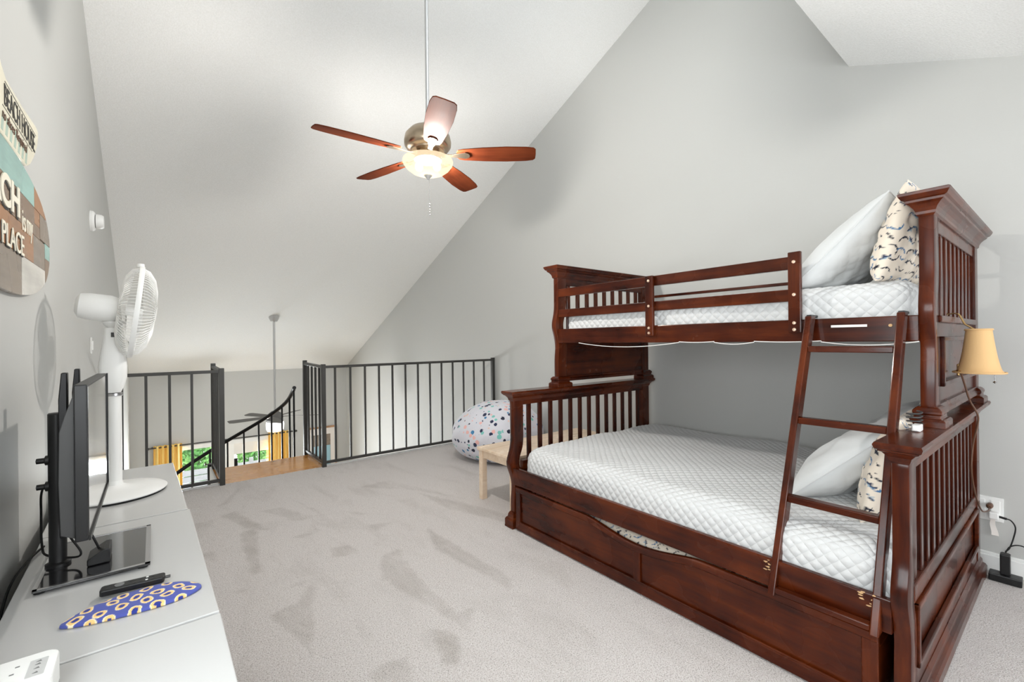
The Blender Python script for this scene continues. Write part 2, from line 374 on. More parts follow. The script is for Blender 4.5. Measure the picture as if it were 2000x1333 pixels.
# sloped ceiling, dropped ceiling behind the camera and the face above its edge
struct(MB().prism([(YR-.02, zc(YR-.02)), (YF+T, zc(YF+T)), (YF+T, zc(YF+T)+T), (YR-.02, zc(YR-.02)+T)], 'x', XL-T, XR+T).obj('ceiling', 'ceiling_texture'))
struct(MB().prism([(YE, zs(YE)), (YB-T, zs(YB-T)), (YB-T, zs(YB-T)+.1), (YE, zs(YE)+.1)], 'x', XL, XR).obj('ceiling_dropped', 'ceiling_texture'))
wf = MB().box(XL, YE-.08, zs(YE)+.06, XR, YE, 3.25).box(XL, YE-.08, 4.55, XR, YE, zc(YE)).box(XL, YE-.08, 3.25, .25, YE, 4.55).box(2.95, YE-.08, 3.25, XR, YE, 4.55)
struct(wf.obj('wall_gable', 'wall_paint'))
def added_window(n, x0, x1, z0, z1, y, cols, rows):
    wfm = MB(); t = .045
    wfm.box(x0, y-.05, z0, x1, y+.05, z0+t).box(x0, y-.05, z1-t, x1, y+.05, z1).box(x0, y-.05, z0+t, x0+t, y+.05, z1-t).box(x1-t, y-.05, z0+t, x1, y+.05, z1-t)
    o = struct(wfm.obj('window_%d' % n, 'trim_white'))
    for i in range(cols):
        a = x0+t+(x1-x0-2*t)*i/cols; b = x0+t+(x1-x0-2*t)*(i+1)/cols
        if i: MB().box(a-.018, y-.03, z0+t, a+.018, y+.03, z1-t).obj('mullion', 'trim_white', o)
        MB().box(a, y-.004, z0+t, b, y+.004, z1-t).obj('pane', 'window_glass', o)
    return o
added_window(1, .25, 2.95, 3.25, 4.55, YE-.04, 3, 1)  # unseen clerestory added to let sky light into the vault
# back wall with an added opening behind the camera for fill light
zb = zs(YB)+.1
wb = MB().box(XL, YB-T, 0, XR, YB, .55).box(XL, YB-T, 1.7, XR, YB, zb).box(XL, YB-T, .55, .45, YB, 1.7).box(3.05, YB-T, .55, XR, YB, 1.7)
struct(wb.obj('wall_back', 'wall_paint')); added_window(2, .45, 3.05, .55, 1.7, YB-.06, 3, 1)
# far wall of the room below, with the patio opening
PX0, PX1, PZ1 = .30, 1.98, -.70
fw = MB().box(XL, YF, ZL, PX0, YF+T, 1.2).box(PX1, YF, ZL, XR, YF+T, 1.2).box(PX0, YF, PZ1, PX1, YF+T, 1.2)
struct(fw.obj('wall_far', 'wall_paint'))
struct(MB().box(XL, 2.0, ZL, XR, 2.06, -.30).obj('wall_under_loft', 'wall_paint'))
dr = struct(MB().box(PX0, YF-.02, PZ1-.05, PX1, YF+.1, PZ1+.03).box(PX0, YF-.02, ZL, PX0+.05, YF+.1, PZ1).box(PX1-.05, YF-.02, ZL, PX1, YF+.1, PZ1).obj('door_1', 'trim_white'))
MB().box(1.05, YF+.01, ZL, 1.24, YF+.08, PZ1-.05).obj('door_stile', 'trim_white', dr)
MB().box(1.24, YF+.02, ZL, 1.30, YF+.06, PZ1-.35).obj('screen_frame', 'black_metal', dr)
for a, b in ((PX0+.05, 1.05), (1.24, PX1-.05)): MB().box(a, YF+.04, ZL+.05, b, YF+.048, PZ1-.05).obj('pane', 'window_glass', dr)
MB().box(1.24, YF+.02, PZ1-.27, PX1-.05, YF+.03, PZ1-.05).obj('roller_blind', 'cord_white', dr)
# baseboards and floor edge trim
def bboard(name, x0, x1, y0, y1): struct(MB().box(x0, y0, 0, x1, y1, .085).box(min(x0, x1)+(.006 if x0 > 1 else 0), y0, .085, max(x0, x1)-(.006 if x0 < 1 else 0), y1, .10).obj(name, 'trim_white', bevel=.002))
bboard('baseboard_right', XR-.016, XR, YB, YFL); bboard('baseboard_left', XL, XL+.016, YB, YFL)
struct(MB().box(1.33, YFL, -.12, XR, YFL+.018, .014).obj('trim_1', 'trim_white', bevel=.002))
struct(MB().box(XL, YFL, -.12, .46, YFL+.018, .014).obj('trim_2', 'trim_white', bevel=.002))

# ------------------------------------------------------------------ bunk bed
BA = R(-0.8)
bed = thing('bunk_bed', 'dark cherry wooden twin over full bunk bed against the grey wall', 'bunk bed', (1.83, .30, 0), BA)
def W(u, v, z): return tuple(WM['bunk_bed'] @ Vector((u, v, z)))
U1, UF, PW = 1.53, .42, .085                      # back of the bed, front of the upper bunk, post width
def sposts(z0, z1, zb, uf, amp, back=False):
    zz = [z0 + (z1-z0)*i/36 for i in range(37)]
    f = lambda z: uf + .018 - amp*math.exp(-((z-zb)/.075)**2) + .008*math.exp(-((z-zb+.16)/.06)**2)
    a = [(f(z), z) for z in zz]; b = [(f(z)+PW-.006*math.exp(-((z-zb)/.1)**2), z) for z in zz[::-1]]
    return a + b
def crown(m, u0, u1, v0, v1, prof):
    m.rings([[(u0-d, v0-d, z), (u1+d, v0-d, z), (u1+d, v1+d, z), (u0-d, v1+d, z)] for d, z in prof])
slat_lo = slat_hi = None
for end, (v0, v1, out) in (('head', (.016, .060, -1)), ('foot', (2.030, 2.074, 1))):
    vo = v0 if out < 0 else v1            # outer face
    # ---- lower end
    MB().prism(sposts(.03, .85, .43, 0, .034), 'y', v0, v1).obj('post', 'cherry_z', bed, .004, 2, True, True)
    MB().box(U1-PW, v0, .03, U1, v1, .85).obj('post', 'cherry_z', bed, .004, 2, False, True)
    MB().box(.018+PW-.01, v0+.006, .815, U1-PW+.01, v1-.006, .862).obj('frieze_rail', 'cherry_x', bed, .002, 1, False, True)
    m = MB(); crown(m, .016, U1, v0, v1, [(0, .845), (.004, .852), (.008, .866), (.020, .880), (.028, .884), (.030, .888), (.036, .892), (.040, .904), (.036, .912)])
    m.obj('crown_moulding', 'cherry_x', bed, 0, 1, False, True)
    MB().box(.10, v0+.004, .375, U1-PW+.01, v1-.004, .432).obj('mid_rail', 'cherry_x', bed, .005, 2, False, True)
    pn = MB().box(.09, v0+.014, .10, U1-PW+.01, v1-.014, .385).obj('panel', 'cherry_x', bed, 0, 1, False, True)
    s = -.012 if out < 0 else .012; a, b = sorted((vo+s*.5, vo-s))
    for q in ((.108, .165, .128, .37), (1.425, .165, 1.445, .37), (.108, .350, 1.445, .37), (.108, .165, 1.445, .185)):
        MB().box(q[0], a, q[1], q[2], b, q[3]).obj('panel_moulding', 'cherry_x', pn, .004, 2, False, True)
    MB().box(.09, v0+.004, .06, U1-PW+.01, v1-.004, .165).obj('bottom_rail', 'cherry_x', bed, .004, 2, False, True)
    m = MB(); crown(m, .012, U1, v0+.004, v1-.004, [(.026, .012), (.026, .05), (.020, .062), (.012, .068), (.010, .085), (.002, .10)])
    m.obj('plinth_moulding', 'cherry_x', bed, 0, 1, False, True)
    for (ua, ub) in ((-.018, .05), (U1-.06, U1+.012)):
        MB().box(ua, v0-.022, 0, ub, v1+.022, .016).obj('foot_pad', 'cherry_x', bed, .004, 2, False, True)
    for k in range(13):
        if slat_lo is None:
            slat_lo = MB().box(-.017, v0+.013, .43, .017, v1-.013, .818).obj('slat', 'cherry_z', bed, .003, 1, False, True); slat_lo.location = (.168+.1022*k, 0, 0)
        else: instance(slat_lo, 'slat', bed, (.168+.1022*k, v0-.016, 0))
    # ---- upper end
    MB().prism(sposts(.975, 1.71, 1.36, UF, .024), 'y', v0, v1).obj('post', 'cherry_z', bed, .004, 2, True, True)
    MB().box(U1-PW, v0, .975, U1, v1, 1.71).obj('post', 'cherry_z', bed, .004, 2, False, True)
    for (ua, ub) in ((UF+.016, UF+.018+PW), (U1-PW, U1)):
        m = MB(); crown(m, ua, ub, v0, v1, [(.030, .911), (.030, .936), (.024, .942), (.016, .944), (.016, .956), (.020, .962), (.020, .972), (.012, .982), (.006, .986)])
        m.obj('post_base', 'cherry_x', bed, .002, 1, False, True)
    MB().box(UF+.10, v0+.006, 1.655, U1-PW+.01, v1-.006, 1.725).obj('frieze_rail', 'cherry_x', bed, .002, 1, False, True)
    m = MB(); crown(m, UF+.016, U1, v0, v1, [(0, 1.705), (.006, 1.712), (.007, 1.722), (.012, 1.735), (.022, 1.748), (.032, 1.756), (.034, 1.764), (.042, 1.768), (.050, 1.782), (.052, 1.79), (.046, 1.794)])
    m.obj('crown_moulding', 'cherry_x', bed, 0, 1, False, True)
    MB().box(UF+.095, v0-.008, 1.305, U1-PW+.01, v1+.008, 1.332).obj('mid_rail', 'cherry_x', bed, .006, 2, False, True)
    pn = MB().box(UF+.095, v0+.010, .975, U1-PW+.01, v1-.010, 1.31).obj('panel', 'cherry_x', bed, 0, 1, False, True)
    s = -.012 if out < 0 else .012; a, b = sorted((vo+s*.8, vo-s))
    for q in ((UF+.13, 1.055, UF+.15, 1.25), (1.41, 1.055, 1.43, 1.25), (UF+.13, 1.232, 1.43, 1.25), (UF+.13, 1.055, 1.43, 1.075)):
        MB().box(q[0], a, q[1], q[2], b, q[3]).obj('panel_moulding', 'cherry_x', pn, .004, 2, False, True)
    m = MB(); crown(m, UF+.11, U1-PW, v0+.006, v1-.006, [(.0, .948), (.014, .952), (.014, .968), (.008, .976), (.006, .99)])
    m.obj('bottom_rail', 'cherry_x', bed, .001, 1, False, True)
    for k in range(9):
        if slat_hi is None:
            slat_hi = MB().box(-.017, v0+.013, 1.33, .017, v1-.013, 1.66).obj('slat', 'cherry_z', bed, .003, 1, False, True); slat_hi.location = (.565+.1022*k, 0, 0)
        else: instance(slat_hi, 'slat', bed, (.565+.1022*k, v0-.016, 0))
# rails
def rail(name, u0, u1, z0, z1, v0=.06, v1=2.03): return MB().box(u0, v0, z0, u1, v1, z1).obj(name, 'cherry_y', bed, .004, 2, False, True)
rail('side_rail', .006, .032, .292, .402); rail('side_rail', U1-.04, U1-.014, .292, .402)
UR = .44
lr = rail('side_rail', UR, UR+.026, 1.232, 1.333); rail('side_rail', U1-.04, U1-.014, 1.232, 1.333)
rail('guard_rail', U1-.04, U1-.018, 1.606, 1.627)
rail('bed_platform', .032, U1-.04, .298, .312); rail('bed_platform', UR+.026, U1-.04, 1.24, 1.256)
for z0, z1 in ((1.418, 1.474), (1.565, 1.624)): rail('guard_rail', UR+.002, UR+.024, z0, z1, .50, 2.035)
for va, zt in ((.452, 1.640), (1.218, 1.624)):
    gp = MB().box(UR-.022, va, 1.272, UR-.001, va+.053, zt).obj('guard_post', 'cherry_z', bed, .004, 2, False, True)
    for z in (1.594, 1.446, 1.318, 1.288):
        MB().lathe([(0, -.006), (.007, -.005), (.008, 0)], (UR-.022, va+.027, z), 12, 'x').obj('bolt', 'bolt_steel', gp, 0, 1, True, True)
MB().lathe([(0, -.008), (.006, -.007), (.006, 0)], (UR, .145, 1.296), 12, 'x').obj('dowel', 'raw_chip', lr, 0, 1, True, True)
MB().box(UR-.0015, .22, 1.293, UR-.0004, .345, 1.303).obj('sticker', 'paper', lr, local=True, label='narrow white paper sticker')
cr = MB()
for k in range(16):
    vc_, zc_ = ((.435, .375) if k < 7 else (.125, .382)); a, b, r = vc_+random.uniform(-.02, .016), zc_+random.uniform(-.022, .02), random.uniform(.0025, .006)
    cr.prism([(a+1.5*r*math.cos(t)*random.uniform(.4, 1.4), b+.7*r*math.sin(t)*random.uniform(.4, 1.2)) for t in np.linspace(0, 6.283, 9)[:-1]], 'x', .0048, .0062)
cr.obj('worn_chip', 'raw_chip', bed, local=True, label='bare pale chips in the finish')

# trundle
tr = thing('trundle_bed', 'dark cherry trundle drawer with wavy top edge under the bunk bed', 'trundle', W(0, 1.04, 0), BA)
def ttop(v):
    t = (v-1.04)/.33
    return .284 - .046*(max(0, math.cos(min(1, abs(t))*math.pi/2))**1.4)
vv = [.094+1.90*i/60 for i in range(61)]
def tl(poly, a, b, name, mat, par=tr, bev=0, label=None):
    m = MB().prism([(p[0]-1.04, p[1]) for p in poly], 'x', a, b); return m.obj(name, mat, par, bev, 1, False, True, label)
tl([(v, .03) for v in (vv[0], vv[-1])] + [(v, ttop(v)-.008) for v in vv[::-1]], .012, .022, 'front_panel', 'cherry_y')
tl([(v, ttop(v)) for v in vv] + [(v, ttop(v)-.034) for v in vv[::-1]], -.004, .024, 'top_rail', 'cherry_y', bev=.005)
for a, b in ((.094, .140), (1.02, 1.06), (1.95, 1.994)):
    tl([(a, .05), (b, .05), (b, ttop(b)-.02), (a, ttop(a)-.02)], 0, .020, 'stile', 'cherry_z', bev=.003)
tl([(.094, .006), (1.994, .006), (1.994, .058), (.094, .058)], -.004, .024, 'bottom_rail', 'cherry_y', bev=.004)
tl([(.094, .052), (1.994, .052), (1.994, .064), (.094, .064)], -.002, .01, 'base_bead', 'cherry_y', bev=.003)
for a in (-.945, .93): MB().box(.024, a, .03, 1.0, a+.016, .23).obj('end_panel', 'cherry_x', tr, .002, 1, False, True)
MB().box(.024, -.93, .04, 1.0, .93, .056).obj('trundle_bottom', 'cherry_y', tr, local=True)
for a, b in ((.08, -.85), (.08, .85), (.92, -.85), (.92, .85)): MB().lathe([(.02, -.012), (.022, 0), (.02, .012)], (a, b, .022), 16, 'y').obj('caster', 'black_rubber', tr, 0, 1, True, True)

# ladder
lad = thing('bunk_ladder', 'dark cherry wooden ladder leaning on the upper bunk side rail', 'ladder', (1.80, .55, .28), 0)
p0, p1 = Vector((1.795, 0, .285)), Vector((2.215, 0, 1.345)); dl = (p1-p0).normalized(); nl = Vector((-dl.z, 0, dl.x))
for y in (.398, .706):
    a = p0 + Vector((0, y, 0)); b = p1 + Vector((0, y, 0))
    MB().rings([[q + Vector((0, s_*.0125, 0)) + Vector((.055 if t else 0, 0, 0)) for s_, t in ((-1, 0), (1, 0), (1, 1), (-1, 1))] for q in (a, b)]).obj('ladder_leg', 'cherry_z', lad, .004, 2)
for z in (1.205, .915, .622):
    x = p0.x + (z-.285)*dl.x/dl.z
    MB().box(x+.004, .410, z-.016, x+.045, .694, z+.010).obj('rung', 'cherry_y', lad, .004, 2)
MB().box(1.800, .410, .296, 1.832, .694, .316).obj('rung', 'cherry_y', lad, .004, 2)
for y in (.398, .706): MB().box(2.225, y-.010, 1.338, 2.305, y+.010, 1.350).obj('hook_plate', 'black_metal', lad, .002)

# ------------------------------------------------------------------ mattresses
def mattress(name, label, u0, u1, v0, v1, z0, z1, r, step, quilt, mat, amp=.0045, L=.047, printed=False):
    root = Matrix(WM['bunk_bed'])
    nx, ny, nz = int((u1-u0)/step)+1, int((v1-v0)/step)+1, max(6, int((z1-z0)/step)+1)
    Vs, Fs, off = [], [], 0
    gu, gv, gz = np.linspace(u0, u1, nx), np.linspace(v0, v1, ny), np.linspace(z0, z1, nz)
    def face(A, B, C_, flip):
        nonlocal off
        n1, n2 = A.shape; Vs.append(np.stack([A, B, C_], -1).reshape(-1, 3)); f = grid_faces(n1, n2, off)
        Fs.append(f[:, ::-1] if flip else f); off += n1*n2
    A, B = np.meshgrid(gu, gv, indexing='ij'); face(A, B, np.full(A.shape, z1), False); face(A, B, np.full(A.shape, z0), True)
    A, C_ = np.meshgrid(gu, gz, indexing='ij'); face(A, np.full(A.shape, v0), C_, False); face(A, np.full(A.shape, v1), C_, True)
    B, C_ = np.meshgrid(gv, gz, indexing='ij'); face(np.full(B.shape, u0), B, C_, True); face(np.full(B.shape, u1), B, C_, False)
    P = np.concatenate(Vs); Q = np.concatenate(Fs)
    lo = np.array([u0+r, v0+r, z0+r*.5]); hi = np.array([u1-r, v1-r, z1-r]); inner = np.clip(P, lo, hi); d = P-inner
    sc = np.array([r, r, r]); n = d/sc; ln = np.maximum(np.linalg.norm(n, axis=1, keepdims=True), 1e-6); n = n/ln
    pos = inner + n*sc
    m = (P[:, 2] < z0+r*.5); pos[m, 2] = P[m, 2]
    a = P[:, 0].copy(); b = P[:, 1].copy(); drop = z1-P[:, 2]
    a[np.isclose(P[:, 0], u0)] -= drop[np.isclose(P[:, 0], u0)]; a[np.isclose(P[:, 0], u1)] += drop[np.isclose(P[:, 0], u1)]
    b[np.isclose(P[:, 1], v0)] -= drop[np.isclose(P[:, 1], v0)]; b[np.isclose(P[:, 1], v1)] += drop[np.isclose(P[:, 1], v1)]
    wob = .012*np.sin(a*3.1+b*2.3)+.008*np.sin(b*5.3-a*1.7+1)
    if quilt:
        p = (a+b+wob)/L; q = (a-b+wob*.7)/L
        h = (np.abs(np.sin(np.pi*p))**.5)*(np.abs(np.sin(np.pi*q))**.5)
        pos += n*(amp*(h-.6))[:, None]
    soft = .006*np.sin(a*6+np.sin(b*4))*np.cos(b*5.1+a) + .004*np.sin(a*13+b*9)
    pos += n*soft[:, None]
    c = ((P[:, 0]-(u0+u1)/2)/(u1-u0)*2)**2 + ((P[:, 1]-(v0+v1)/2)/(v1-v0)*2)**2
    pos[:, 2] += np.where(P[:, 2] > z1-1e-6, .012*np.clip(1-c, 0, 1), 0)
    o_loc = Vector(((u0+u1)/2, (v0+v1)/2, z0)); pos -= np.array(o_loc)
    me = np_mesh(name, pos, Q); me.materials.append(MAT[mat])
    if quilt:
        at = me.attributes.new('quilt_pq', 'FLOAT_VECTOR', 'POINT'); at.data.foreach_set('vector', np.stack([p, q, p*0], -1).astype(np.float32).ravel())
    bm = bmesh.new(); bm.from_mesh(me); bmesh.ops.remove_doubles(bm, verts=bm.verts, dist=.0006); bmesh.ops.recalc_face_normals(bm, faces=bm.faces); bm.to_mesh(me); bm.free()
    if printed: vcol(me, sharks(unfold(me), 3))
    o = link_mesh(name, me); o.matrix_world = root @ Matrix.Translation(o_loc); tag(o, label, 'mattress'); return o
# shark print drawn into point colours
SH = [(-.5, 0), (-.3, .10), (0, .17), (.10, .34), (.16, .16), (.42, .05), (.62, .24), (.58, 0), (.66, -.16), (.42, -.03), (.1, -.12), (-.02, -.30), (-.10, -.12), (-.3, -.10)]
SH2 = [(-.5, -.12), (-.42, .05), (-.2, .2), (.1, .24), (.4, .1), (.55, -.12), (.66, -.34), (.5, -.24), (.38, -.2), (.42, -.06), (.1, .1), (.0, -.02), (-.06, .09), (-.25, .04), (-.36, -.1)]
def sharks(ab, seed, cell=.043):
    rs = np.random.RandomState(seed); cols = np.tile(np.array(srgb(226, 214, 198)), (len(ab), 1))
    lo, hi = ab.min(0), ab.max(0)
    for i in range(int((hi[0]-lo[0])/cell)+2):
        for j in range(int((hi[1]-lo[1])/cell)+2):
            c = lo + cell*np.array([i+.5*(j % 2), j]) + rs.uniform(-.008, .008, 2)
            t = rs.uniform(-.8, .8) + math.pi*rs.randint(2); S = .043*rs.uniform(.72, 1.08)
            kind = rs.randint(5)
            sel = np.nonzero((np.abs(ab-c) < S*.8).all(1))[0]
            if not len(sel): continue
            d = (ab[sel]-c)/S; x = d[:, 0]*math.cos(t)+d[:, 1]*math.sin(t); y = -d[:, 0]*math.sin(t)+d[:, 1]*math.cos(t)
            if kind == 4: x, y = x*1.9, y*1.9
            ins = inpoly(x, y, SH if kind in (0, 1, 4) else SH2)
            cols[sel[ins]] = srgb(*((32, 36, 52), (52, 60, 84), (32, 36, 50), (70, 112, 150), (44, 46, 56))[kind])
            if kind == 1: cols[sel[ins & (y < -.02)]] = srgb(150, 172, 186)
    return cols
def unfold(me):
    c = np.zeros(len(me.vertices)*3); me.vertices.foreach_get('co', c); c = c.reshape(-1, 3); return np.stack([c[:, 0]+c[:, 2], c[:, 1]], -1)
mattress('quilted_mattress', 'white diamond-quilted full mattress on the lower bunk', .045, 1.485, .075, 1.975, .313, .545, .085, .0065, True, 'quilt_cover')
mattress('quilted_mattress', 'white diamond-quilted twin mattress on the upper bunk behind the guard rail', .482, 1.485, .078, 2.0, 1.257, 1.478, .06, .0065, True, 'quilt_cover')
mattress('trundle_mattress', 'shark-print sheeted mattress inside the trundle drawer', .045, .98, .13, 1.95, .057, .262, .04, .006, False, 'printed_fabric', printed=True)

# ------------------------------------------------------------------ pillows
def pillow(name, label, w_, h_, t_, c, ydir, print_seed=None, sag=0, n=None, roll_=0, quilt=False):
    n = n or (210 if print_seed is not None else 130); m_ = int(n*h_/w_)
    u = np.linspace(-1, 1, n); v = np.linspace(-1, 1, m_); u = .65*u+.35*np.sin(u*math.pi/2); v = .65*v+.35*np.sin(v*math.pi/2); Ug, Vg = np.meshgrid(u, v, indexing='ij')
    rs = np.random.RandomState(int(abs(c[0]*1000+c[2]*77)) % 9999)
    wr = blur(rs.randn(n, m_), 60); wr /= wr.std()
    ed = ((1-np.abs(Ug)**3)*(1-np.abs(Vg)**3)); h = t_/2*np.clip(ed, 0, 1)**.5
    X = w_/2*Ug*(1-.03*(1-Vg**2)); Y = h_/2*Vg*(1-.035*(1-Ug**2))
    fold = .006*np.sin(Vg*9+Ug*3)*np.exp(-((np.abs(Ug)-.9)/.12)**2)
    top = np.stack([X, Y - sag*(1-Vg)*ed*.0, h*(1-.35*sag*Vg) + .005*wr*np.sqrt(ed) + fold*np.sqrt(ed)], -1)
    bot = np.stack([X, Y, -h*(1-.35*sag*Vg) + .005*wr[::-1]*np.sqrt(ed)], -1)
    if quilt:
        q1 = np.abs(np.sin((X+Y)*math.pi/.06))**.5*np.abs(np.sin((X-Y)*math.pi/.06))**.5; top[..., 2] += .004*(q1-.6)*np.sqrt(ed)
    V_ = np.concatenate([top.reshape(-1, 3), bot.reshape(-1, 3)]); Fq = np.concatenate([grid_faces(n, m_), grid_faces(n, m_, n*m_)[:, ::-1]])
    me = np_mesh(name, V_, Fq); me.materials.append(MAT['printed_fabric' if print_seed is not None else 'quilt_white'])
    pu = np.stack([w_/2*u, t_/2*np.clip(1-np.abs(u)**3, 0, 1)**.5], -1); pv = np.stack([h_/2*v, t_/2*np.clip(1-np.abs(v)**3, 0, 1)**.5], -1)
    su = np.concatenate([[0], np.cumsum(np.linalg.norm(np.diff(pu, axis=0), axis=1))]); sv = np.concatenate([[0], np.cumsum(np.linalg.norm(np.diff(pv, axis=0), axis=1))])
    AU, AV = np.meshgrid(su, sv, indexing='ij'); ab = np.concatenate([np.stack([AU, AV], -1).reshape(-1, 2), np.stack([-AU, AV], -1).reshape(-1, 2)])
    if print_seed is not None: vcol(me, sharks(ab, print_seed))
    bm = bmesh.new(); bm.from_mesh(me); bmesh.ops.remove_doubles(bm, verts=bm.verts, dist=.0004); bm.to_mesh(me); bm.free()
    o = link_mesh(name, me); yd = Vector(ydir).normalized(); xd = Vector((1, roll_, 0)); xd = (xd - yd*xd.dot(yd)).normalized(); zd = xd.cross(yd)
    mm = Matrix.Identity(4)
    for i in range(3): mm[i][0] = xd[i]; mm[i][1] = yd[i]; mm[i][2] = zd[i]; mm[i][3] = c[i]
    o.matrix_world = mm; WM[o.name] = mm; tag(o, label, 'pillow')
    pts = [(w_/2*a*(1-.03*(1-b*b)), h_/2*b*(1-.035*(1-a*a)), 0) for a, b in
           [(t, -1) for t in np.linspace(-1, 1, 20)] + [(1, t) for t in np.linspace(-1, 1, 16)[1:]] + [(t, 1) for t in np.linspace(1, -1, 20)[1:]] + [(-1, t) for t in np.linspace(1, -1, 16)[1:]]]
    if print_seed is None: MB().tube(pts, .004, 6).obj('piping', 'quilt_white', o, 0, 1, True, True)
    return o
pillow('white_pillow', 'white quilted pillow leaning on the upper bunk headboard', .68, .50, .19, (2.68, .630, 1.668), (0, -.72, .72), sag=.5, quilt=True)
pillow('printed_pillow', 'shark-print pillow propped upright at the upper bunk headboard', .66, .40, .15, (2.63, .44, 1.672), (0, -.26, .95), print_seed=5, sag=.5)
pillow('white_pillow', 'white pillow leaning on the lower bunk headboard nearest the ladder', .66, .46, .19, (2.52, .605, .712), (0, -.74, .70), sag=.5, quilt=True)
pillow('printed_pillow', 'shark-print pillow propped at the lower headboard behind the ladder', .66, .42, .14, (2.42, .445, .745), (0, -.26, .96), print_seed=9, sag=.5)
pillow('white_pillow', 'white pillow on the lower bunk beside the back wall', .52, .44, .16, (3.08, .60, .745), (0, -.66, .74), sag=.5, quilt=True)
pillow('printed_pillow', 'shark-print pillow on the lower bunk in the corner by the back wall', .56, .42, .14, (3.05, .45, .765), (0, -.26, .96), print_seed=14, sag=.5)
# cord of string lights under the upper bunk
sl = MB(); pts = []
for a, b, za, dip in ((2.12, 1.36, 1.232, .026), (1.36, 1.16, 1.236, .004), (1.16, .96, 1.232, .010), (.96, .68, 1.236, .004), (.68, .36, 1.232, .014)):
    for t in np.linspace(0, 1, 12): pts.append(W(.432, a+(b-a)*t-.3, za - dip*4*t*(1-t)))
sl.tube(pts, .0022, 6); tag(sl.obj('string_light_cord', 'cord_white', None, 0, 1, True), 'thin white cord drooping under the upper bunk side rail', 'cord')
# charger and coiled cable on the lower headboard cap
ch = thing('phone_charger', 'white charger with coiled cable on the lower headboard cap', 'charger', W(.30, .045, .912), BA)
MB().rings([[(x, y*s_, z*s_+.012) for y, z in ((-.012, -.012), (.012, -.012), (.012, .012), (-.012, .012))] for x, s_ in ((-.03, .7), (-.02, 1), (.02, 1), (.035, .5))]).obj('plug', 'white_plastic', ch, .003, 2, False, True)
MB().tube([(.07+.028*math.cos(t)*(1-.01*t), .02+.022*math.sin(t), .006+.0022*t) for t in np.linspace(0, 25, 90)], .0026, 6).obj('cable', 'dark_plastic', ch, 0, 1, True, True)

# ------------------------------------------------------------------ lamp hung on the upper headboard
lc = (2.62, .228)
lamp = thing('hanging_lamp', 'beige bell-shade lamp hooked over the upper headboard rail', 'lamp', (lc[0], lc[1], 1.08), 0)
prof = [(.075-.037*(t**.5), 1.098+.182*t) for t in np.linspace(0, 1, 14)]
sh = MB(); n = 40
sh.rings([[(lc[0]+r*math.cos(2*math.pi*k/n), lc[1]+r*math.sin(2*math.pi*k/n), z) for k in range(n)] for r, z in prof] + [[(lc[0]+(r-.003)*math.cos(2*math.pi*k/n), lc[1]+(r-.003)*math.sin(2*math.pi*k/n), z) for k in range(n)] for r, z in prof[::-1]] + [[(lc[0]+prof[0][0]*math.cos(2*math.pi*k/n), lc[1]+prof[0][0]*math.sin(2*math.pi*k/n), prof[0][1]) for k in range(n)]], cap=False)
shade = sh.obj('lamp_shade', 'lamp_fabric', lamp, 0, 1, True)
for r, z in ((prof[0][0]+.001, prof[0][1]+.004), (prof[-1][0]+.001, prof[-1][1]-.004)):
    MB().tube([(lc[0]+r*math.cos(t), lc[1]+r*math.sin(t), z) for t in np.linspace(0, 2*math.pi, 41)], .004, 6).obj('shade_trim', 'lamp_fabric', shade, 0, 1, True)
MB().tube([(lc[0], .21, 1.13), (lc[0], .21, 1.16), (lc[0]-.02, .235, 1.12), (lc[0]-.04, .27, 1.10), (lc[0]-.05, .285, 1.11)], .006, 8).obj('lamp_arm', 'brass', lamp, 0, 1, True)
MB().lathe([(.0, 1.15), (.014, 1.155), (.016, 1.20), (.02, 1.23), (.022, 1.25), (.0, 1.265)], (lc[0], lc[1], 0), 16).obj('bulb', 'white_plastic', lamp, 0, 1, True)
for dx in (0, .03):
    MB().tube([(2.64+dx*.4, .235, 1.272), (2.65+dx*.8, .272, 1.30), (2.66+dx, .287, 1.335), (2.662+dx, .293, 1.345), (2.665+dx, .308, 1.348), (2.667+dx, .325, 1.345), (2.667+dx, .335, 1.315)], .0026, 8).obj('hook', 'brass', lamp, 0, 1, True)
MB().box(2.615, .283, 1.085, 2.665, .293, 1.135).obj('back_plate', 'brass', lamp, .004, 2)
MB().tube([(2.665, .19, 1.15), (2.667, .188, 1.065)], .0012, 5).lathe([(0, -.006), (.007, 0), (0, .006)], (2.667, .188, 1.061), 10).obj('pull_chain', 'silver', lamp, 0, 1, True)
def smooth_path(P, n=8):
    out = []
    P = [Vector(p) for p in P]
    for i in range(len(P)-1):
        a, b, c, d = P[max(i-1, 0)], P[i], P[i+1], P[min(i+2, len(P)-1)]
        for k in range(n):
            t = k/n; out.append(.5*((2*b)+(c-a)*t+(2*a-5*b+4*c-d)*t*t+(3*b-a-3*c+d)*t**3))
    return out+[P[-1]]
MB().tube(smooth_path([(2.61, .280, 1.10), (2.67, .274, 1.04), (2.74, .268, .975), (2.76, .247, .915), (2.78, .248, .87), (2.84, .268, .77), (2.83, .273, .65), (2.93, .270, .52), (3.10, .266, .41), (3.30, .262, .36), (3.42, .266, .345), (3.45, .266, .34)]), .0034, 7).obj('lamp_cord', 'cord_brown', lamp, 0, 1, True)

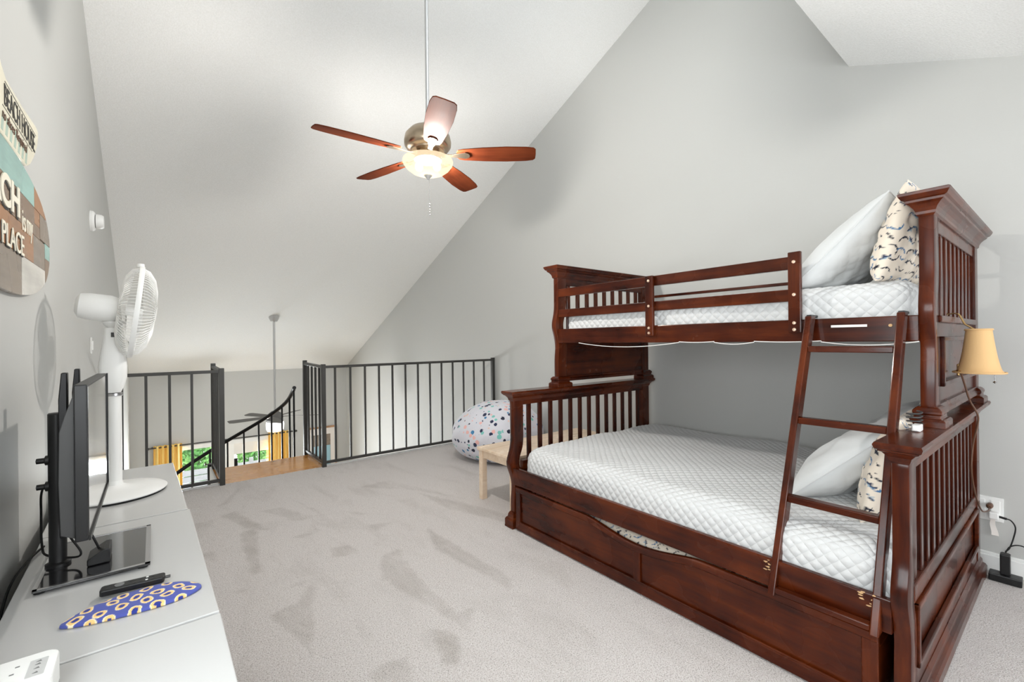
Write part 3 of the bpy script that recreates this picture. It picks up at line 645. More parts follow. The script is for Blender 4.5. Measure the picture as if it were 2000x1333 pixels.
# outlet, plugs, power strip
ol = thing('wall_outlet', 'white double wall outlet plate beside the headboard', 'outlet', (XR, .262, .331))
MB().box(XR-.006, .218, .268, XR, .335, .394).obj('cover_plate', 'white_plastic', ol, .002, 2)
for y in (.247, .302): MB().box(XR-.009, y-.017, .285, XR-.006, y+.017, .377).obj('socket', 'white_plastic', ol, .001)
ad = thing('power_adapter', 'white power adapter with black lead plugged in the outlet', 'adapter', (XR-.01, .25, .31))
MB().box(XR-.055, .232, .290, XR-.009, .268, .325).obj('body', 'white_plastic', ad, .005, 2)
MB().tube([(XR-.04, .232, .306), (XR-.045, .205, .303)], .006, 8).obj('lead_plug', 'black_plastic', ad, 0, 1, True)
MB().tube(smooth_path([(XR-.045, .21, .304), (XR-.05, .19, .30), (XR-.055, .175, .27), (XR-.06, .182, .215), (XR-.075, .195, .165), (XR-.095, .208, .15)]), .003, 7).obj('lead', 'black_rubber', ad, 0, 1, True)
pg = thing('lamp_plug', 'brown two-prong plug in the wall outlet', 'plug', (XR-.01, .262, .35))
MB().lathe([(.006, -.045), (.012, -.04), (.014, -.02), (.012, 0)], (XR-.009, .266, .352), 14, 'x').obj('plug_body', 'cord_brown', pg, 0, 1, True)
tg = MB().rings([[(XR-.03+.006*math.sin(3*t), y+.004*math.sin(5*t), .285-.085*t) for y in (.245-.007*t, .262+.003*t)] + [(XR-.028+.006*math.sin(3*t), y+.004*math.sin(5*t), .285-.085*t) for y in (.262+.003*t, .245-.007*t)] for t in np.linspace(0, 1, 8)])
tag(tg.obj('cord_tag', 'paper'), 'white paper tag hanging below the wall outlet', 'tag')
ps = thing('power_strip', 'black power strip tower standing by the baseboard', 'power strip', (3.38, .205, 0))
MB().box(3.325, .150, .002, 3.395, .265, .038).obj('base', 'black_plastic', ps, .004, 2)
MB().box(3.345, .190, .038, 3.390, .226, .140).obj('tower', 'black_plastic', ps, .004, 2)
MB().box(3.350, .195, .1402, 3.385, .221, .1415).obj('top_socket', 'dark_plastic', ps)
MB().tube(smooth_path([(3.38, .208, .142), (3.40, .19, .175), (3.41, .15, .185), (3.41, .09, .15), (3.40, .04, .05), (3.38, -.05, .006)]), .003, 7).obj('power_cord', 'black_rubber', ps, 0, 1, True)

# ------------------------------------------------------------------ ceiling fan over the loft
FC = Vector((1.318, 2.445, 2.393)); PH = 3.0886
fan = thing('ceiling_fan', 'five-blade mahogany ceiling fan with lit glass bowl', 'ceiling fan', tuple(FC))
zt = zc(FC.y)
MB().tube([FC+Vector((0, 0, .20)), (FC.x, FC.y, zt-.02)], .0115, 14).obj('downrod', 'rod_steel', fan, 0, 1, True)
MB().lathe([(.015, -.10), (.05, -.09), (.07, -.05), (.075, .02)], (FC.x, FC.y, zt), 24).obj('canopy', 'brushed_nickel', fan, 0, 1, True)
MB().lathe([(.0, .205), (.022, .20), (.024, .17), (.06, .165), (.105, .15), (.135, .115), (.142, .08), (.14, .055), (.125, .035), (.105, .028), (.1, .02), (.05, .018), (0, .018)], tuple(FC), 40).obj('motor_housing', 'brushed_nickel', fan, 0, 1, True)
MB().lathe([(0, .02), (.07, .018), (.074, -.008), (.082, -.02), (.086, -.034), (.05, -.038), (0, -.038)], tuple(FC), 32).obj('light_fitter', 'brushed_nickel', fan, 0, 1, True)
bw = [(.150, -.030), (.153, -.042), (.148, -.058), (.130, -.082), (.1, -.105), (.06, -.121), (.02, -.127)]
def open_rings(prof, c, n=40, th=.003):
    rs = [[(c[0]+r*math.cos(2*math.pi*k/n), c[1]+r*math.sin(2*math.pi*k/n), c[2]+z) for k in range(n)] for r, z in prof]
    return rs
MB().rings(open_rings(bw, FC), cap=False).obj('glass_bowl', 'bowl_glass', fan, 0, 1, True)
MB().lathe([(.0, -.150), (.008, -.148), (.012, -.14), (.02, -.132), (.026, -.122), (.02, -.12), (0, -.12)], tuple(FC), 20).obj('finial', 'rod_steel', fan, 0, 1, True)
pc = MB().tube([FC+Vector((.004, -.004, -.15)), FC+Vector((.006, -.005, -.36))], .0014, 5)
for k in range(5): pc.lathe([(0, -.007), (.0045, 0), (0, .007)], tuple(FC+Vector((.006, -.005, -.30-.016*k))), 8)
pc.obj('pull_chain', 'silver', fan, 0, 1, True)
for sgn in (-1, 1):
    bp = FC + Vector((.055*sgn*R0.x, .055*sgn*R0.y, -.068))
    MB().lathe([(0, -.03), (.016, -.025), (.025, -.008), (.022, .012), (.012, .03), (.012, .04)], tuple(bp), 16).obj('bulb', 'bulb_glow', fan, 0, 1, True)
l = bpy.data.lights.new('fan_bulb', 'POINT'); l.energy = 104; l.color = (1, .96, .905); l.shadow_soft_size = .045
lo = bpy.data.objects.new('fan_bulb', l); COL.objects.link(lo); lo.location = FC+Vector((0, 0, -.088)); lo['kind'] = 'helper'
for k in range(5):
    a = PH + k*2*math.pi/5; c, s = math.cos(a), math.sin(a); tilt = R(-12)
    def BP(r, w_, h, c=c, s=s, tilt=tilt):
        y, z = w_*math.cos(tilt)-h*math.sin(tilt), w_*math.sin(tilt)+h*math.cos(tilt)
        return (r, y, z)
    def Wd(p, c=c, s=s): return (FC.x+p[0]*c-p[1]*s, FC.y+p[0]*s+p[1]*c, FC.z+p[2])
    out = [(.19, .046), (.22, .054), (.34, .066), (.48, .072), (.60, .068), (.645, .060), (.658, .045), (.660, 0)]
    poly = [(r, -w_) for r, w_ in out] + [(r, w_) for r, w_ in out[-2::-1]] + [(.178, .03), (.178, -.03)]
    # blade mesh is built along its own x axis so the grain follows it
    me = MB().prism(poly, 'z', -.003, .003).mesh('blade', .0015, 1); me.transform(Matrix.Rotation(tilt, 4, 'X')); me.materials.append(MAT['fan_blade'])
    bo = link_mesh('blade', me, fan); bo.rotation_euler = (0, 0, a)
    arm = MB()
    arm.prism([(.085, -.016), (.15, -.012), (.19, -.022), (.23, -.030), (.252, -.018), (.258, 0), (.252, .018), (.23, .030), (.19, .022), (.15, .012), (.085, .016)], 'z', -.009, -.0035)
    me = arm.mesh('blade_bracket', .001, 1); me.transform(Matrix.Rotation(tilt, 4, 'X')); me.materials.append(MAT['brushed_nickel'])
    ao = link_mesh('blade_bracket', me, fan); ao.rotation_euler = (0, 0, a)

# ------------------------------------------------------------------ loft railing
def railing(name, label, xa, xb, ret_x, bal, posts):
    t = thing(name, label, 'railing', ((xa+xb)/2, 4.70, 0)); y = 4.70
    MB().bar((xa, y, 1.008), (xb, y, 1.008), .034, .026).obj('top_rail', 'dark_metal', t, .002)
    MB().bar((xa, y, .045), (xb, y, .045), .026, .026).obj('bottom_rail', 'dark_metal', t, .002)
    for p in posts: MB().box(p-.02, y-.02, 0, p+.02, y+.02, 1.036).obj('post', 'dark_metal', t, .002)
    first = None
    for b in bal:
        if first is None: first = MB().box(-.0095, -.0095, .05, .0095, .0095, 1.0).obj('baluster', 'dark_metal', t, .0015, 1, False, True); first.location = (b-(xa+xb)/2, 0, 0)
        else: instance(first, 'baluster', t, (b-(xa+xb)/2, 0, 0))
    y2 = 5.40
    MB().bar((ret_x, y, 1.008), (ret_x, y2, 1.022), .034, .026).obj('top_rail', 'dark_metal', t, .002)
    MB().bar((ret_x, y, .045), (ret_x, y2, .045), .026, .026).obj('bottom_rail', 'dark_metal', t, .002)
    MB().box(ret_x-.02, y2-.02, -.05, ret_x+.02, y2+.02, 1.056).obj('post', 'dark_metal', t, .002)
    for k in range(1, 5): instance(first, 'baluster', t, (ret_x-(xa+xb)/2, k*(y2-y)/5, 0))
railing('loft_railing', 'dark metal loft railing between the dresser end and the stair landing', XL+.01, .465, .465, [-.201, -.052, .10, .251], [.465])
railing('loft_railing', 'long dark metal loft railing running to the wall behind the bunk bed', 1.329, 3.45, 1.329, [1.445+.1548*k for k in range(13)], [1.329, 3.445])

# spiral staircase
ss = thing('spiral_staircase', 'spiral staircase with oak landing and black curved handrail', 'staircase', (.47, 5.62, ZL))
MB().box(.445, 4.725, -.045, 1.35, 5.37, -.006).obj('landing', 'oak_tread', ss, .004, 2)
MB().box(1.352, 4.74, -.13, 1.366, 5.39, .02).box(.426, 4.74, -.13, .440, 5.39, .02).obj('landing_fascia', 'trim_white', ss)
hz = lambda a: .752-.008*max(0, a+10) + .02*math.exp(-((a)/9)**2)
MB().tube([(.47+.78*math.cos(R(a)), 5.62+.78*math.sin(R(a)), hz(a)) for a in range(-8, 215, 4) if .47+.78*math.cos(R(a)) > XL+.05], .021, 10).obj('handrail', 'black_metal', ss, 0, 1, True)
MB().tube([(.47, 5.62, ZL), (.47, 5.62, .0)], .045, 16).obj('centre_pole', 'black_metal', ss, 0, 1, True)
for a in range(-4, 200, 13):
    x, y = .47+.78*math.cos(R(a)), 5.62+.78*math.sin(R(a))
    if x > XL+.05: MB().box(x-.009, y-.009, hz(a)-.98, x+.009, y+.009, hz(a)).obj('baluster', 'black_metal', ss, .001)
for k in range(9):
    a0, a1 = R(-5+26*k), R(25+26*k); z = -.23*(k+1)
    pts = [(.47+.05*math.cos((a0+a1)/2), 5.62+.05*math.sin((a0+a1)/2))] + [(.47+.77*math.cos(a), 5.62+.77*math.sin(a)) for a in np.linspace(a0, a1, 5)]
    MB().prism(pts, 'z', z-.04, z).obj('tread', 'oak_tread', ss, .003)

# ------------------------------------------------------------------ dresser units
def dresser(label, y0, y1, xf, rz):
    D = .405; H = .6
    t = thing('white_dresser', label, 'dresser', (xf-D/2, (y0+y1)/2, 0), rz, 'white dressers along the left wall'); L = (y1-y0)/2-.002; h = D/2
    MB().box(-h, -L, .02, h-.018, L, H-.022).obj('carcass', 'white_lacquer', t, .002, 1, False, True)
    MB().box(-h, -L, H-.022, h, L, H).obj('top_board', 'white_lacquer', t, .0025, 2, False, True)
    for a, b in ((.03, .20), (.205, .385), (.39, .572)):
        for s0, s1 in ((-L+.003, -.002), (.002, L-.003)):
            d = MB().box(h-.018, s0, a, h-.002, s1, b).obj('drawer', 'white_lacquer', t, .002, 1, False, True)
            MB().lathe([(0, .022), (.012, .02), (.010, .008), (.006, 0)], (h-.002, (s0+s1)/2, (a+b)/2), 16, 'x').obj('knob', 'silver', d, 0, 1, True, True)
    for a in (-h+.03, h-.05):
        for b in (-L+.04, L-.04): MB().box(a-.02, b-.02, 0, a+.02, b+.02, .02).obj('foot', 'white_lacquer', t, 0, 1, False, True)
dresser('white dresser nearest the camera, under the small white projector', .36, 1.292, .121, R(0))
dresser('middle white dresser holding the television and remote', 1.296, 2.176, .113, R(.9))
dresser('far white dresser holding the pedestal fan', 2.180, 3.088, .089, R(1.4))
ZT = .600
# ------------------------------------------------------------------ television on its glass-foot stand
st = thing('tv_stand', 'black tabletop TV stand with pole and glass foot', 'stand', (-.13, 1.86, ZT))
for a, b in ((-.24, 1.70), (-.03, 1.70), (-.24, 2.02), (-.03, 2.02)): MB().lathe([(.012, 0), (.012, .006)], (a, b, ZT), 12).obj('rubber_foot', 'black_rubber', st)
MB().box(-.252, 1.684, ZT+.006, -.013, 2.038, ZT+.013).obj('glass_foot', 'black_glass', st, .0015)
for q in ((-.252, 1.684, -.013, 1.694), (-.252, 2.028, -.013, 2.038), (-.252, 1.684, -.243, 2.038), (-.025, 1.684, -.013, 2.038)):
    MB().box(q[0], q[1], ZT+.0131, q[2], q[3], ZT+.0138).obj('glass_edge', 'silver', st)
MB().lathe([(0, .012), (.028, .013), (.028, .02), (.0195, .024), (.0195, .452), (.017, .455), (0, .455)], (-.222, 1.845, ZT), 24).obj('pole', 'black_plastic', st, 0, 1, True)
MB().box(-.215, 1.80, .80, -.19, 1.96, 1.02).obj('mount_bracket', 'black_metal', st, .003)
MB().prism([(-.206, .72), (-.188, .72), (-.188, 1.175), (-.200, 1.175), (-.206, 1.10)], 'y', 1.735, 1.765).obj('mount_arm', 'black_metal', st, .002)
MB().prism([(-.206, .72), (-.188, .72), (-.188, 1.175), (-.200, 1.175), (-.206, 1.10)], 'y', 2.00, 2.03).obj('mount_arm', 'black_metal', st, .002)
for z in (.92, .845): MB().lathe([(.0, -.028), (.008, -.026), (.008, -.01), (.014, -.008), (.014, 0)], (-.238, 1.845, z), 10, 'x').obj('clamp_knob', 'black_plastic', st, 0, 1, True)
tv = thing('television', 'thin black flat television standing on the middle dresser', 'television', (-.15, 1.87, .75))
MB().box(-.160, 1.575, .750, -.134, 2.165, 1.150).obj('bezel', 'black_plastic', tv, .003, 2)
MB().box(-.1345, 1.583, .764, -.1330, 2.158, 1.144).obj('screen', 'screen_glass', tv)
MB().box(-.134, 2.158, .750, -.1295, 2.165, 1.150).box(-.134, 1.575, .750, -.1295, 2.158, .762).obj('bezel_lip', 'black_plastic', tv)
MB().prism([(-.160, .756), (-.187, .77), (-.190, .90), (-.188, 1.03), (-.178, 1.07), (-.163, 1.12), (-.160, 1.14)], 'y', 1.59, 2.15).obj('back_cover', 'dark_plastic', tv, .004, 2)
mp = thing('media_player', 'small black media box on the TV stand glass foot', 'media player', (-.13, 1.80, ZT+.014))
MB().prism([(-.155, .614), (-.105, .614), (-.105, .655), (-.118, .655), (-.155, .632)], 'y', 1.765, 1.845).obj('case', 'black_plastic', mp, .003, 2)
MB().tube(smooth_path([(-.13, 1.81, .64), (-.14, 1.80, .675), (-.15, 1.80, .70), (-.17, 1.80, .725)]), .003, 6).obj('cable', 'black_rubber', mp, 0, 1, True)
tag(MB().tube(smooth_path([(-.20, 1.84, .70), (-.19, 1.81, .69), (-.17, 1.80, .65), (-.185, 1.82, .632), (-.245, 1.86, .64), (-.262, 1.90, .66), (-.27, 1.95, .74), (-.262, 1.91, .82), (-.235, 1.88, .86)]), .003, 6).obj('tv_cable', 'black_rubber', None, 0, 1, True), 'black cable looping behind the TV stand pole', 'cable')
tag(MB().tube(smooth_path([(-.28, 2.06, .607), (-.30, 1.96, .604), (-.318, 1.84, .58), (-.325, 1.76, .50), (-.325, 1.74, .40)]), .0035, 6).obj('power_cable', 'black_rubber', None, 0, 1, True), 'black power cable dropping behind the middle dresser', 'cable')
# remote
rm = thing('remote_control', 'slim black remote control resting by the blue printed pouch', 'remote', (-.047, 1.553, ZT+.004), R(-6))
rp = [(-.066, -.012), (-.062, -.017), (.062, -.017), (.066, -.012), (.066, .012), (.062, .017), (-.062, .017), (-.066, .012)]
MB().prism(rp, 'z', .004, .020).obj('remote_body', 'black_plastic', rm, .004, 3, False, True)
MB().lathe([(.0, .0), (.010, 0), (.010, .0016), (.0, .0018)], (-.028, 0, .0199), 18).obj('direction_pad', 'grey_print', rm, 0, 1, True, True)
for x in (-.052, -.006, .004, .014, .028, .040):
    for y in (-.008, .008): MB().lathe([(0, 0), (.003, 0), (.003, .001), (0, .001)], (x, y, .0199), 8).obj('button', 'white_plastic' if x in (.028,) else 'dark_plastic', rm, 0, 1, True, True)
MB().lathe([(.0, 0), (.004, 0), (.004, .012), (0, .012)], (.066, .0, .012), 8, 'x').obj('wrist_loop_pin', 'dark_plastic', rm, 0, 1, True, True)
# blue printed pouch
def pouch():
    nu, nv = 150, 70; u = np.linspace(-1, 1, nu); v = np.linspace(-1, 1, nv); Ug, Vg = np.meshgrid(u, v, indexing='ij')
    half = .056*(1-np.abs(Ug)**2.3)**.75*(1+.18*Ug) + .004
    X = .134*Ug; Y = half*Vg + .018*(1-Ug**2) - .008; h = .008*np.clip((1-Ug**4)*(1-Vg**4), 0, 1)**.5 + .0012*np.sin(Ug*14+Vg*5)*(1-Ug**4)*(1-Vg**2)
    V_ = np.concatenate([np.stack([X, Y, h+.004], -1).reshape(-1, 3), np.stack([X, Y, np.zeros_like(h)], -1).reshape(-1, 3)])
    Fq = np.concatenate([grid_faces(nu, nv), grid_faces(nu, nv, nu*nv)[:, ::-1]])
    side = []
    for i in range(nu-1): side.append((i*nv, i*nv+nu*nv, (i+1)*nv+nu*nv, (i+1)*nv)); side.append((i*nv+nv-1, (i+1)*nv+nv-1, (i+1)*nv+nv-1+nu*nv, i*nv+nv-1+nu*nv))
    Fq = np.concatenate([Fq, np.array(side)])
    me = np_mesh('printed_pouch', V_, Fq); me.materials.append(MAT['printed_fabric'])
    ab = np.concatenate([np.stack([X, Y], -1).reshape(-1, 2)]*2); cols = np.tile(np.array(srgb(80, 90, 166)), (len(ab), 1)); rs = np.random.RandomState(4)
    for i in range(7):
        for j in range(4):
            c = np.array([-.13+.043*i+.021*(j % 2), -.048+.032*j]) + rs.uniform(-.004, .004, 2); t = rs.uniform(0, 3.1); d = ab-c
            x = (d[:, 0]*math.cos(t)+d[:, 1]*math.sin(t))/.0150; y = (-d[:, 0]*math.sin(t)+d[:, 1]*math.cos(t))/.0118
            rr = (np.abs(x)**2.6+np.abs(y)**2.6)**(1/2.6)
            cols[(rr < 1)] = srgb(246, 232, 196); cols[(rr < .86)] = srgb(240, 200, 130); cols[(rr < .5)] = srgb(48, 60, 140)
    cols[np.abs(ab[:, 1]-(.018*(1-(ab[:, 0]/.134)**2)-.008)) < 0] = srgb(200, 120, 150)
    vcol(me, cols); bm = bmesh.new(); bm.from_mesh(me); bmesh.ops.recalc_face_normals(bm, faces=bm.faces); bm.to_mesh(me); bm.free()
    o = link_mesh('printed_pouch', me); o.location = (-.040, 1.462, ZT+.0015); o.rotation_euler = (0, 0, R(0)); tag(o, 'blue pouch with yellow ring print lying on the middle dresser', 'pouch')
pouch()
# projector
pj_ = thing('mini_projector', 'small white projector with button panel on the nearest dresser', 'projector', (-.225, 1.185, ZT))
def rrect(x0, y0, x1, y1, r, n=6):
    out = []
    for cx_, cy_, a in ((x1-r, y1-r, 0), (x0+r, y1-r, 90), (x0+r, y0+r, 180), (x1-r, y0+r, 270)):
        for k in range(n+1): t = R(a+90*k/n); out.append((cx_+r*math.cos(t), cy_+r*math.sin(t)))
    return out
MB().prism(rrect(-.318, 1.132, -.147, 1.246, .022), 'z', ZT+.004, .660).obj('case', 'white_plastic', pj_, .004, 2)
pp = MB().prism(rrect(-.184, 1.160, -.160, 1.218, .002, 2), 'z', .6601, .6604).obj('button_panel', 'white_lacquer', pj_)
for k, y in enumerate((1.210, 1.200, 1.187, 1.172)):
    MB().prism([(-.176, y-.002), (-.168, y-.003), (-.170, y+.003)], 'z', .6605, .6608).obj('button_mark', 'grey_print', pp)
for x, y in ((-.20, 1.212), (-.204, 1.19), (-.206, 1.165), (-.236, 1.212), (-.24, 1.19), (-.27, 1.2)):
    MB().box(x-.003, y-.0018, .6601, x+.003, y+.0018, .6604).obj('printed_mark', 'grey_print', pj_)
# ------------------------------------------------------------------ pedestal fan
pf = thing('pedestal_fan', 'white pedestal fan standing on the far dresser', 'fan', (-.135, 2.60, ZT))
fx, fy = -.135, 2.60
MB().lathe([(.170, 0), (.176, .004), (.176, .009)], (fx, fy, ZT), 48, sc=(1, 1)).obj('base_foot', 'black_rubber', pf, 0, 1, True)
MB().lathe([(.178, .009), (.180, .014), (.172, .020), (.12, .028), (.05, .034), (.028, .045), (.022, .07), (0, .07)], (fx, fy, ZT), 48).obj('base_plate', 'white_plastic', pf, 0, 1, True)
MB().tube([(fx, fy, ZT+.06), (fx, fy, 1.04)], .024, 20).obj('column', 'white_plastic', pf, 0, 1, True)
MB().lathe([(.024, 0), (.028, .002), (.028, .012), (.024, .014)], (fx, fy, 1.03), 20).obj('collar', 'silver', pf, 0, 1, True)
def erect(cx_, cy_, z, a, b, n=20): return [(cx_+a*abs(math.cos(t))**.7*math.copysign(1, math.cos(t)), cy_+b*abs(math.sin(t))**.7*math.copysign(1, math.sin(t)), z) for t in np.linspace(0, 2*math.pi, n+1)[:-1]]
MB().rings([erect(fx-.004, fy, z, a, b) for z, a, b in ((1.045, .026, .026), (1.07, .036, .032), (1.11, .047, .036), (1.16, .048, .036), (1.22, .040, .033), (1.28, .031, .029), (1.325, .027, .026))]).obj('control_housing', 'white_plastic', pf, 0, 1, True)
MB().box(fx-.008, fy-.030, 1.285, fx+.008, fy-.026, 1.305).obj('switch', 'dark_plastic', pf, .001)
MB().lathe([(.02, 0), (.036, .018), (.040, .026), (.03, .032)], (fx, fy, 1.325), 20).obj('pivot', 'white_plastic', pf, 0, 1, True)
AX = Vector((math.cos(R(7)), .045, -math.sin(R(7)))).normalized(); HC = Vector((-.125, 2.59, 1.405))
hb = AX.cross(Vector((0, 1, 0))).normalized(); ha = hb.cross(AX).normalized()
def FP(r, t, a): return HC + AX*a + ha*(r*math.cos(t)) + hb*(r*math.sin(t))
def flathe(prof, n=32): return [[FP(r, 2*math.pi*k/n, a) for k in range(n)] for r, a in prof]
MB().rings(flathe([(.0, -.132), (.03, -.130), (.05, -.118), (.056, -.09), (.058, -.02), (.05, .004), (0, .004)])).obj('motor', 'white_plastic', pf, 0, 1, True)
gf = MB(); gr = MB()
for k in range(84):
    t = 2*math.pi*k/84
    gf.tube([FP(r, t, a) for r, a in ((.04, .132), (.10, .130), (.15, .117), (.185, .093), (.197, .066))], .0013, 4)
    gr.tube([FP(r, t, a) for r, a in ((.05, .004), (.10, .004), (.15, .014), (.185, .034), (.197, .060))], .0013, 4)
gf.obj('front_grille', 'white_plastic', pf, 0, 1, True); gr.obj('rear_grille', 'white_plastic', pf, 0, 1, True)
MB().rings(flathe([(.197, .056), (.203, .056), (.205, .064), (.203, .074), (.197, .074), (.197, .056)], 64), cap=False).obj('rim_band', 'white_plastic', pf, 0, 1, True)
MB().rings(flathe([(.0, .138), (.030, .137), (.042, .132), (.042, .127), (0, .127)])).obj('centre_badge', 'white_plastic', pf, 0, 1, True)
MB().rings(flathe([(.0, .09), (.02, .088), (.026, .07), (.026, .03), (0, .03)])).obj('hub', 'white_plastic', pf, 0, 1, True)
for k in range(3):
    t0 = 2*math.pi*k/3; rings_ = []
    for q in np.linspace(0, 1, 7):
        r = .024+.155*q; hw = .25+.55*math.sin(math.pi*min(1, q*.85+.1)); tw = .03*(1-.4*q)
        rings_.append([FP(r, t0-hw, .06-tw), FP(r, t0, .06), FP(r, t0+hw, .06+tw), FP(r, t0+hw, .0615+tw), FP(r, t0, .0615), FP(r, t0-hw, .0615-tw)])
    MB().rings(rings_).obj('fan_blade', 'white_plastic', pf, 0, 1, True)
MB().lathe([(0, -.01), (.014, -.008), (.014, .008), (0, .01)], tuple(FP(.207, math.pi*.5, .058)), 14).obj('rim_clip', 'white_plastic', pf, 0, 1, True)

# ------------------------------------------------------------------ left wall: sensor, switch, signs
sn = thing('wall_sensor', 'round white detector high on the left wall', 'detector', (XL, 4.36, 2.14))
MB().lathe([(.072, 0), (.072, .014), (.062, .026), (0, .026)], (XL, 4.36, 2.14), 28, 'x').obj('mounting_plate', 'white_plastic', sn, 0, 1, True)
MB().lathe([(.050, .030), (.052, .034), (.050, .060), (.042, .072), (0, .074)], (XL, 4.36, 2.14), 28, 'x').obj('cap', 'white_plastic', sn, 0, 1, True)
MB().lathe([(.047, .024), (.047, .032)], (XL, 4.36, 2.14), 28, 'x').obj('gap_ring', 'dark_plastic', sn, 0, 1, True)
sw = thing('light_switch', 'white light switch plate on the left wall behind the pedestal fan', 'switch', (XL, 4.29, 1.25))
MB().box(XL, 4.255, 1.193, XL+.006, 4.325, 1.307).obj('cover_plate', 'white_plastic', sw, .002)
MB().box(XL+.006, 4.275, 1.218, XL+.014, 4.305, 1.282).obj('rocker', 'white_plastic', sw, .002)

def text_mesh(body, y0, y1, z0, z1, x, depth, bold=0, shear=0):
    cu = bpy.data.curves.new('lettering', 'FONT'); cu.body = body; cu.size = 1; cu.extrude = .02; cu.offset = bold; cu.shear = shear
    o = bpy.data.objects.new('lettering', cu); COL.objects.link(o); dg = bpy.context.evaluated_depsgraph_get()
    me = bpy.data.meshes.new_from_object(o.evaluated_get(dg)); bpy.data.objects.remove(o)
    c = np.zeros(len(me.vertices)*3); me.vertices.foreach_get('co', c); c = c.reshape(-1, 3)
    lo, hi = c.min(0), c.max(0); q = (c-lo)/(hi-lo)
    p = np.stack([x+depth*q[:, 2], y0+(y1-y0)*q[:, 0], z0+(z1-z0)*q[:, 1]], -1)
    me.vertices.foreach_set('co', p.astype(np.float32).ravel()); me.update(); return me
def lettering(name, mat, parent, *a, **k):
    me = text_mesh(*a, **k); me.materials.clear(); me.materials.append(MAT[mat]); me.transform(WM[parent.name].inverted()); return link_mesh(name, me, parent)
def aged(name, c, v=.22):
    d = tuple(x*(1-v) for x in c); l = tuple(min(1, x*(1+v)) for x in c)
    mk(name, c, .65, build=wood_builder('y', d, c, l))
    MAT[name].node_tree.nodes['Principled BSDF'].inputs['Roughness'].default_value = .6
aged('sign_aqua', srgb(150, 188, 180)); aged('sign_brown', srgb(128, 104, 84)); aged('sign_orange', srgb(160, 112, 72)); aged('sign_grey', srgb(136, 122, 108)); aged('sign_white', srgb(214, 210, 202)); aged('sign_cream', srgb(232, 226, 204), .06)
aged('sign_stripe', srgb(176, 196, 182), .1); mk('ink', srgb(46, 44, 42), .6); mk('letter_cream', srgb(240, 234, 216), .6)
def clip(poly, y0, y1, z0, z1):
    def cut(P, ax, val, keep):
        out = []
        for i in range(len(P)):
            a, b = P[i], P[(i+1) % len(P)]; ia, ib = (a[ax]-val)*keep >= 0, (b[ax]-val)*keep >= 0
            if ia: out.append(a)
            if ia != ib: t = (val-a[ax])/(b[ax]-a[ax]); out.append((a[0]+(b[0]-a[0])*t, a[1]+(b[1]-a[1])*t))
        return out
    for ax, val, k in ((0, y0, 1), (0, y1, -1), (1, z0, 1), (1, z1, -1)):
        poly = cut(poly, ax, val, k)
        if len(poly) < 3: return None
    return poly
sb = thing('surfboard_sign', 'painted wooden surfboard-shaped beach sign on the left wall', 'sign', (XL, 2.0, 1.635))
oval = []
for t in np.linspace(0, 2*math.pi, 73)[:-1]:
    c, s = math.cos(t), math.sin(t); oval.append((2.0+.665*math.copysign(abs(c)**.9, c), 1.638+.222*math.copysign(abs(s)**.85, s)))
MB().prism(oval, 'x', XL+.002, XL+.012).obj('backing_board', 'sign_brown', sb)
g = .0008
for y0, y1, z0, z1, m in ((1.2, 2.36, 1.756, 1.9, 'sign_aqua'), (2.36, 2.8, 1.756, 1.9, 'sign_orange'), (1.2, 1.70, 1.655, 1.756, 'sign_orange'), (1.70, 2.36, 1.655, 1.756, 'sign_brown'), (2.36, 2.46, 1.70, 1.756, 'sign_orange'), (2.36, 2.46, 1.655, 1.70, 'sign_brown'), (2.46, 2.8, 1.66, 1.756, 'sign_grey'),
        (1.2, 2.34, 1.55, 1.655, 'sign_orange'), (2.34, 2.56, 1.55, 1.655, 'sign_grey'), (2.56, 2.8, 1.60, 1.66, 'sign_aqua'), (2.56, 2.8, 1.5, 1.60, 'sign_brown'), (1.2, 1.62, 1.3, 1.55, 'sign_aqua'), (1.62, 2.155, 1.3, 1.55, 'sign_grey'), (2.155, 2.56, 1.3, 1.55, 'sign_white')):
    p = clip(oval, y0+g, y1-g, z0+g, z1-g)
    if p: MB().prism(p, 'x', XL+.012, XL+.0165+random.uniform(0, .0012)).obj('plank', m, sb)
XS = XL+.018
lettering('lettering_shadow', 'ink', sb, 'BEACH', 1.596, 2.103, 1.652, 1.749, XS, .0008, bold=.035)
lettering('lettering', 'letter_cream', sb, 'BEACH', 1.60, 2.107, 1.660, 1.757, XS+.001, .003, bold=.03)
lettering('lettering', 'letter_cream', sb, 'is', 2.155, 2.205, 1.634, 1.700, XS, .002)
lettering('lettering', 'letter_cream', sb, 'my', 2.224, 2.316, 1.612, 1.684, XS, .002)
lettering('lettering_shadow', 'ink', sb, 'PLACE', 1.892, 2.168, 1.543, 1.610, XS, .0008)
lettering('lettering', 'letter_cream', sb, 'PLACE', 1.896, 2.171, 1.547, 1.614, XS+.001, .002)
bs = thing('beach_house_sign', 'cream and aqua striped beach house sign above the surfboard sign', 'sign', (XL, 2.1, 1.95))
o1 = [(1.62, 1.868), (2.18, 1.866), (2.25, 1.872), (2.31, 1.895), (2.38, 1.945), (2.435, 2.0), (2.46, 2.045), (2.455, 2.068), (2.42, 2.074), (2.2, 2.058), (1.98, 2.052), (1.93, 2.070), (1.9, 2.092), (1.85, 2.11), (1.70, 2.11), (1.62, 2.08)]
MB().prism(o1, 'x', XL+.002, XL+.016).obj('board', 'sign_cream', bs, .004, 2)
for k in range(12):
    y0 = 1.66+.052*k; p = clip(o1, y0, y0+.024, 1.878, 1.935-.0)
    if p: MB().prism([(y+(z-1.9)*.35, z) for y, z in p], 'x', XL+.016, XL+.0166).obj('stripe', 'sign_stripe', bs)
p = clip([(y, z) for y, z in o1], 1.60, 1.90, 1.95, 2.2)
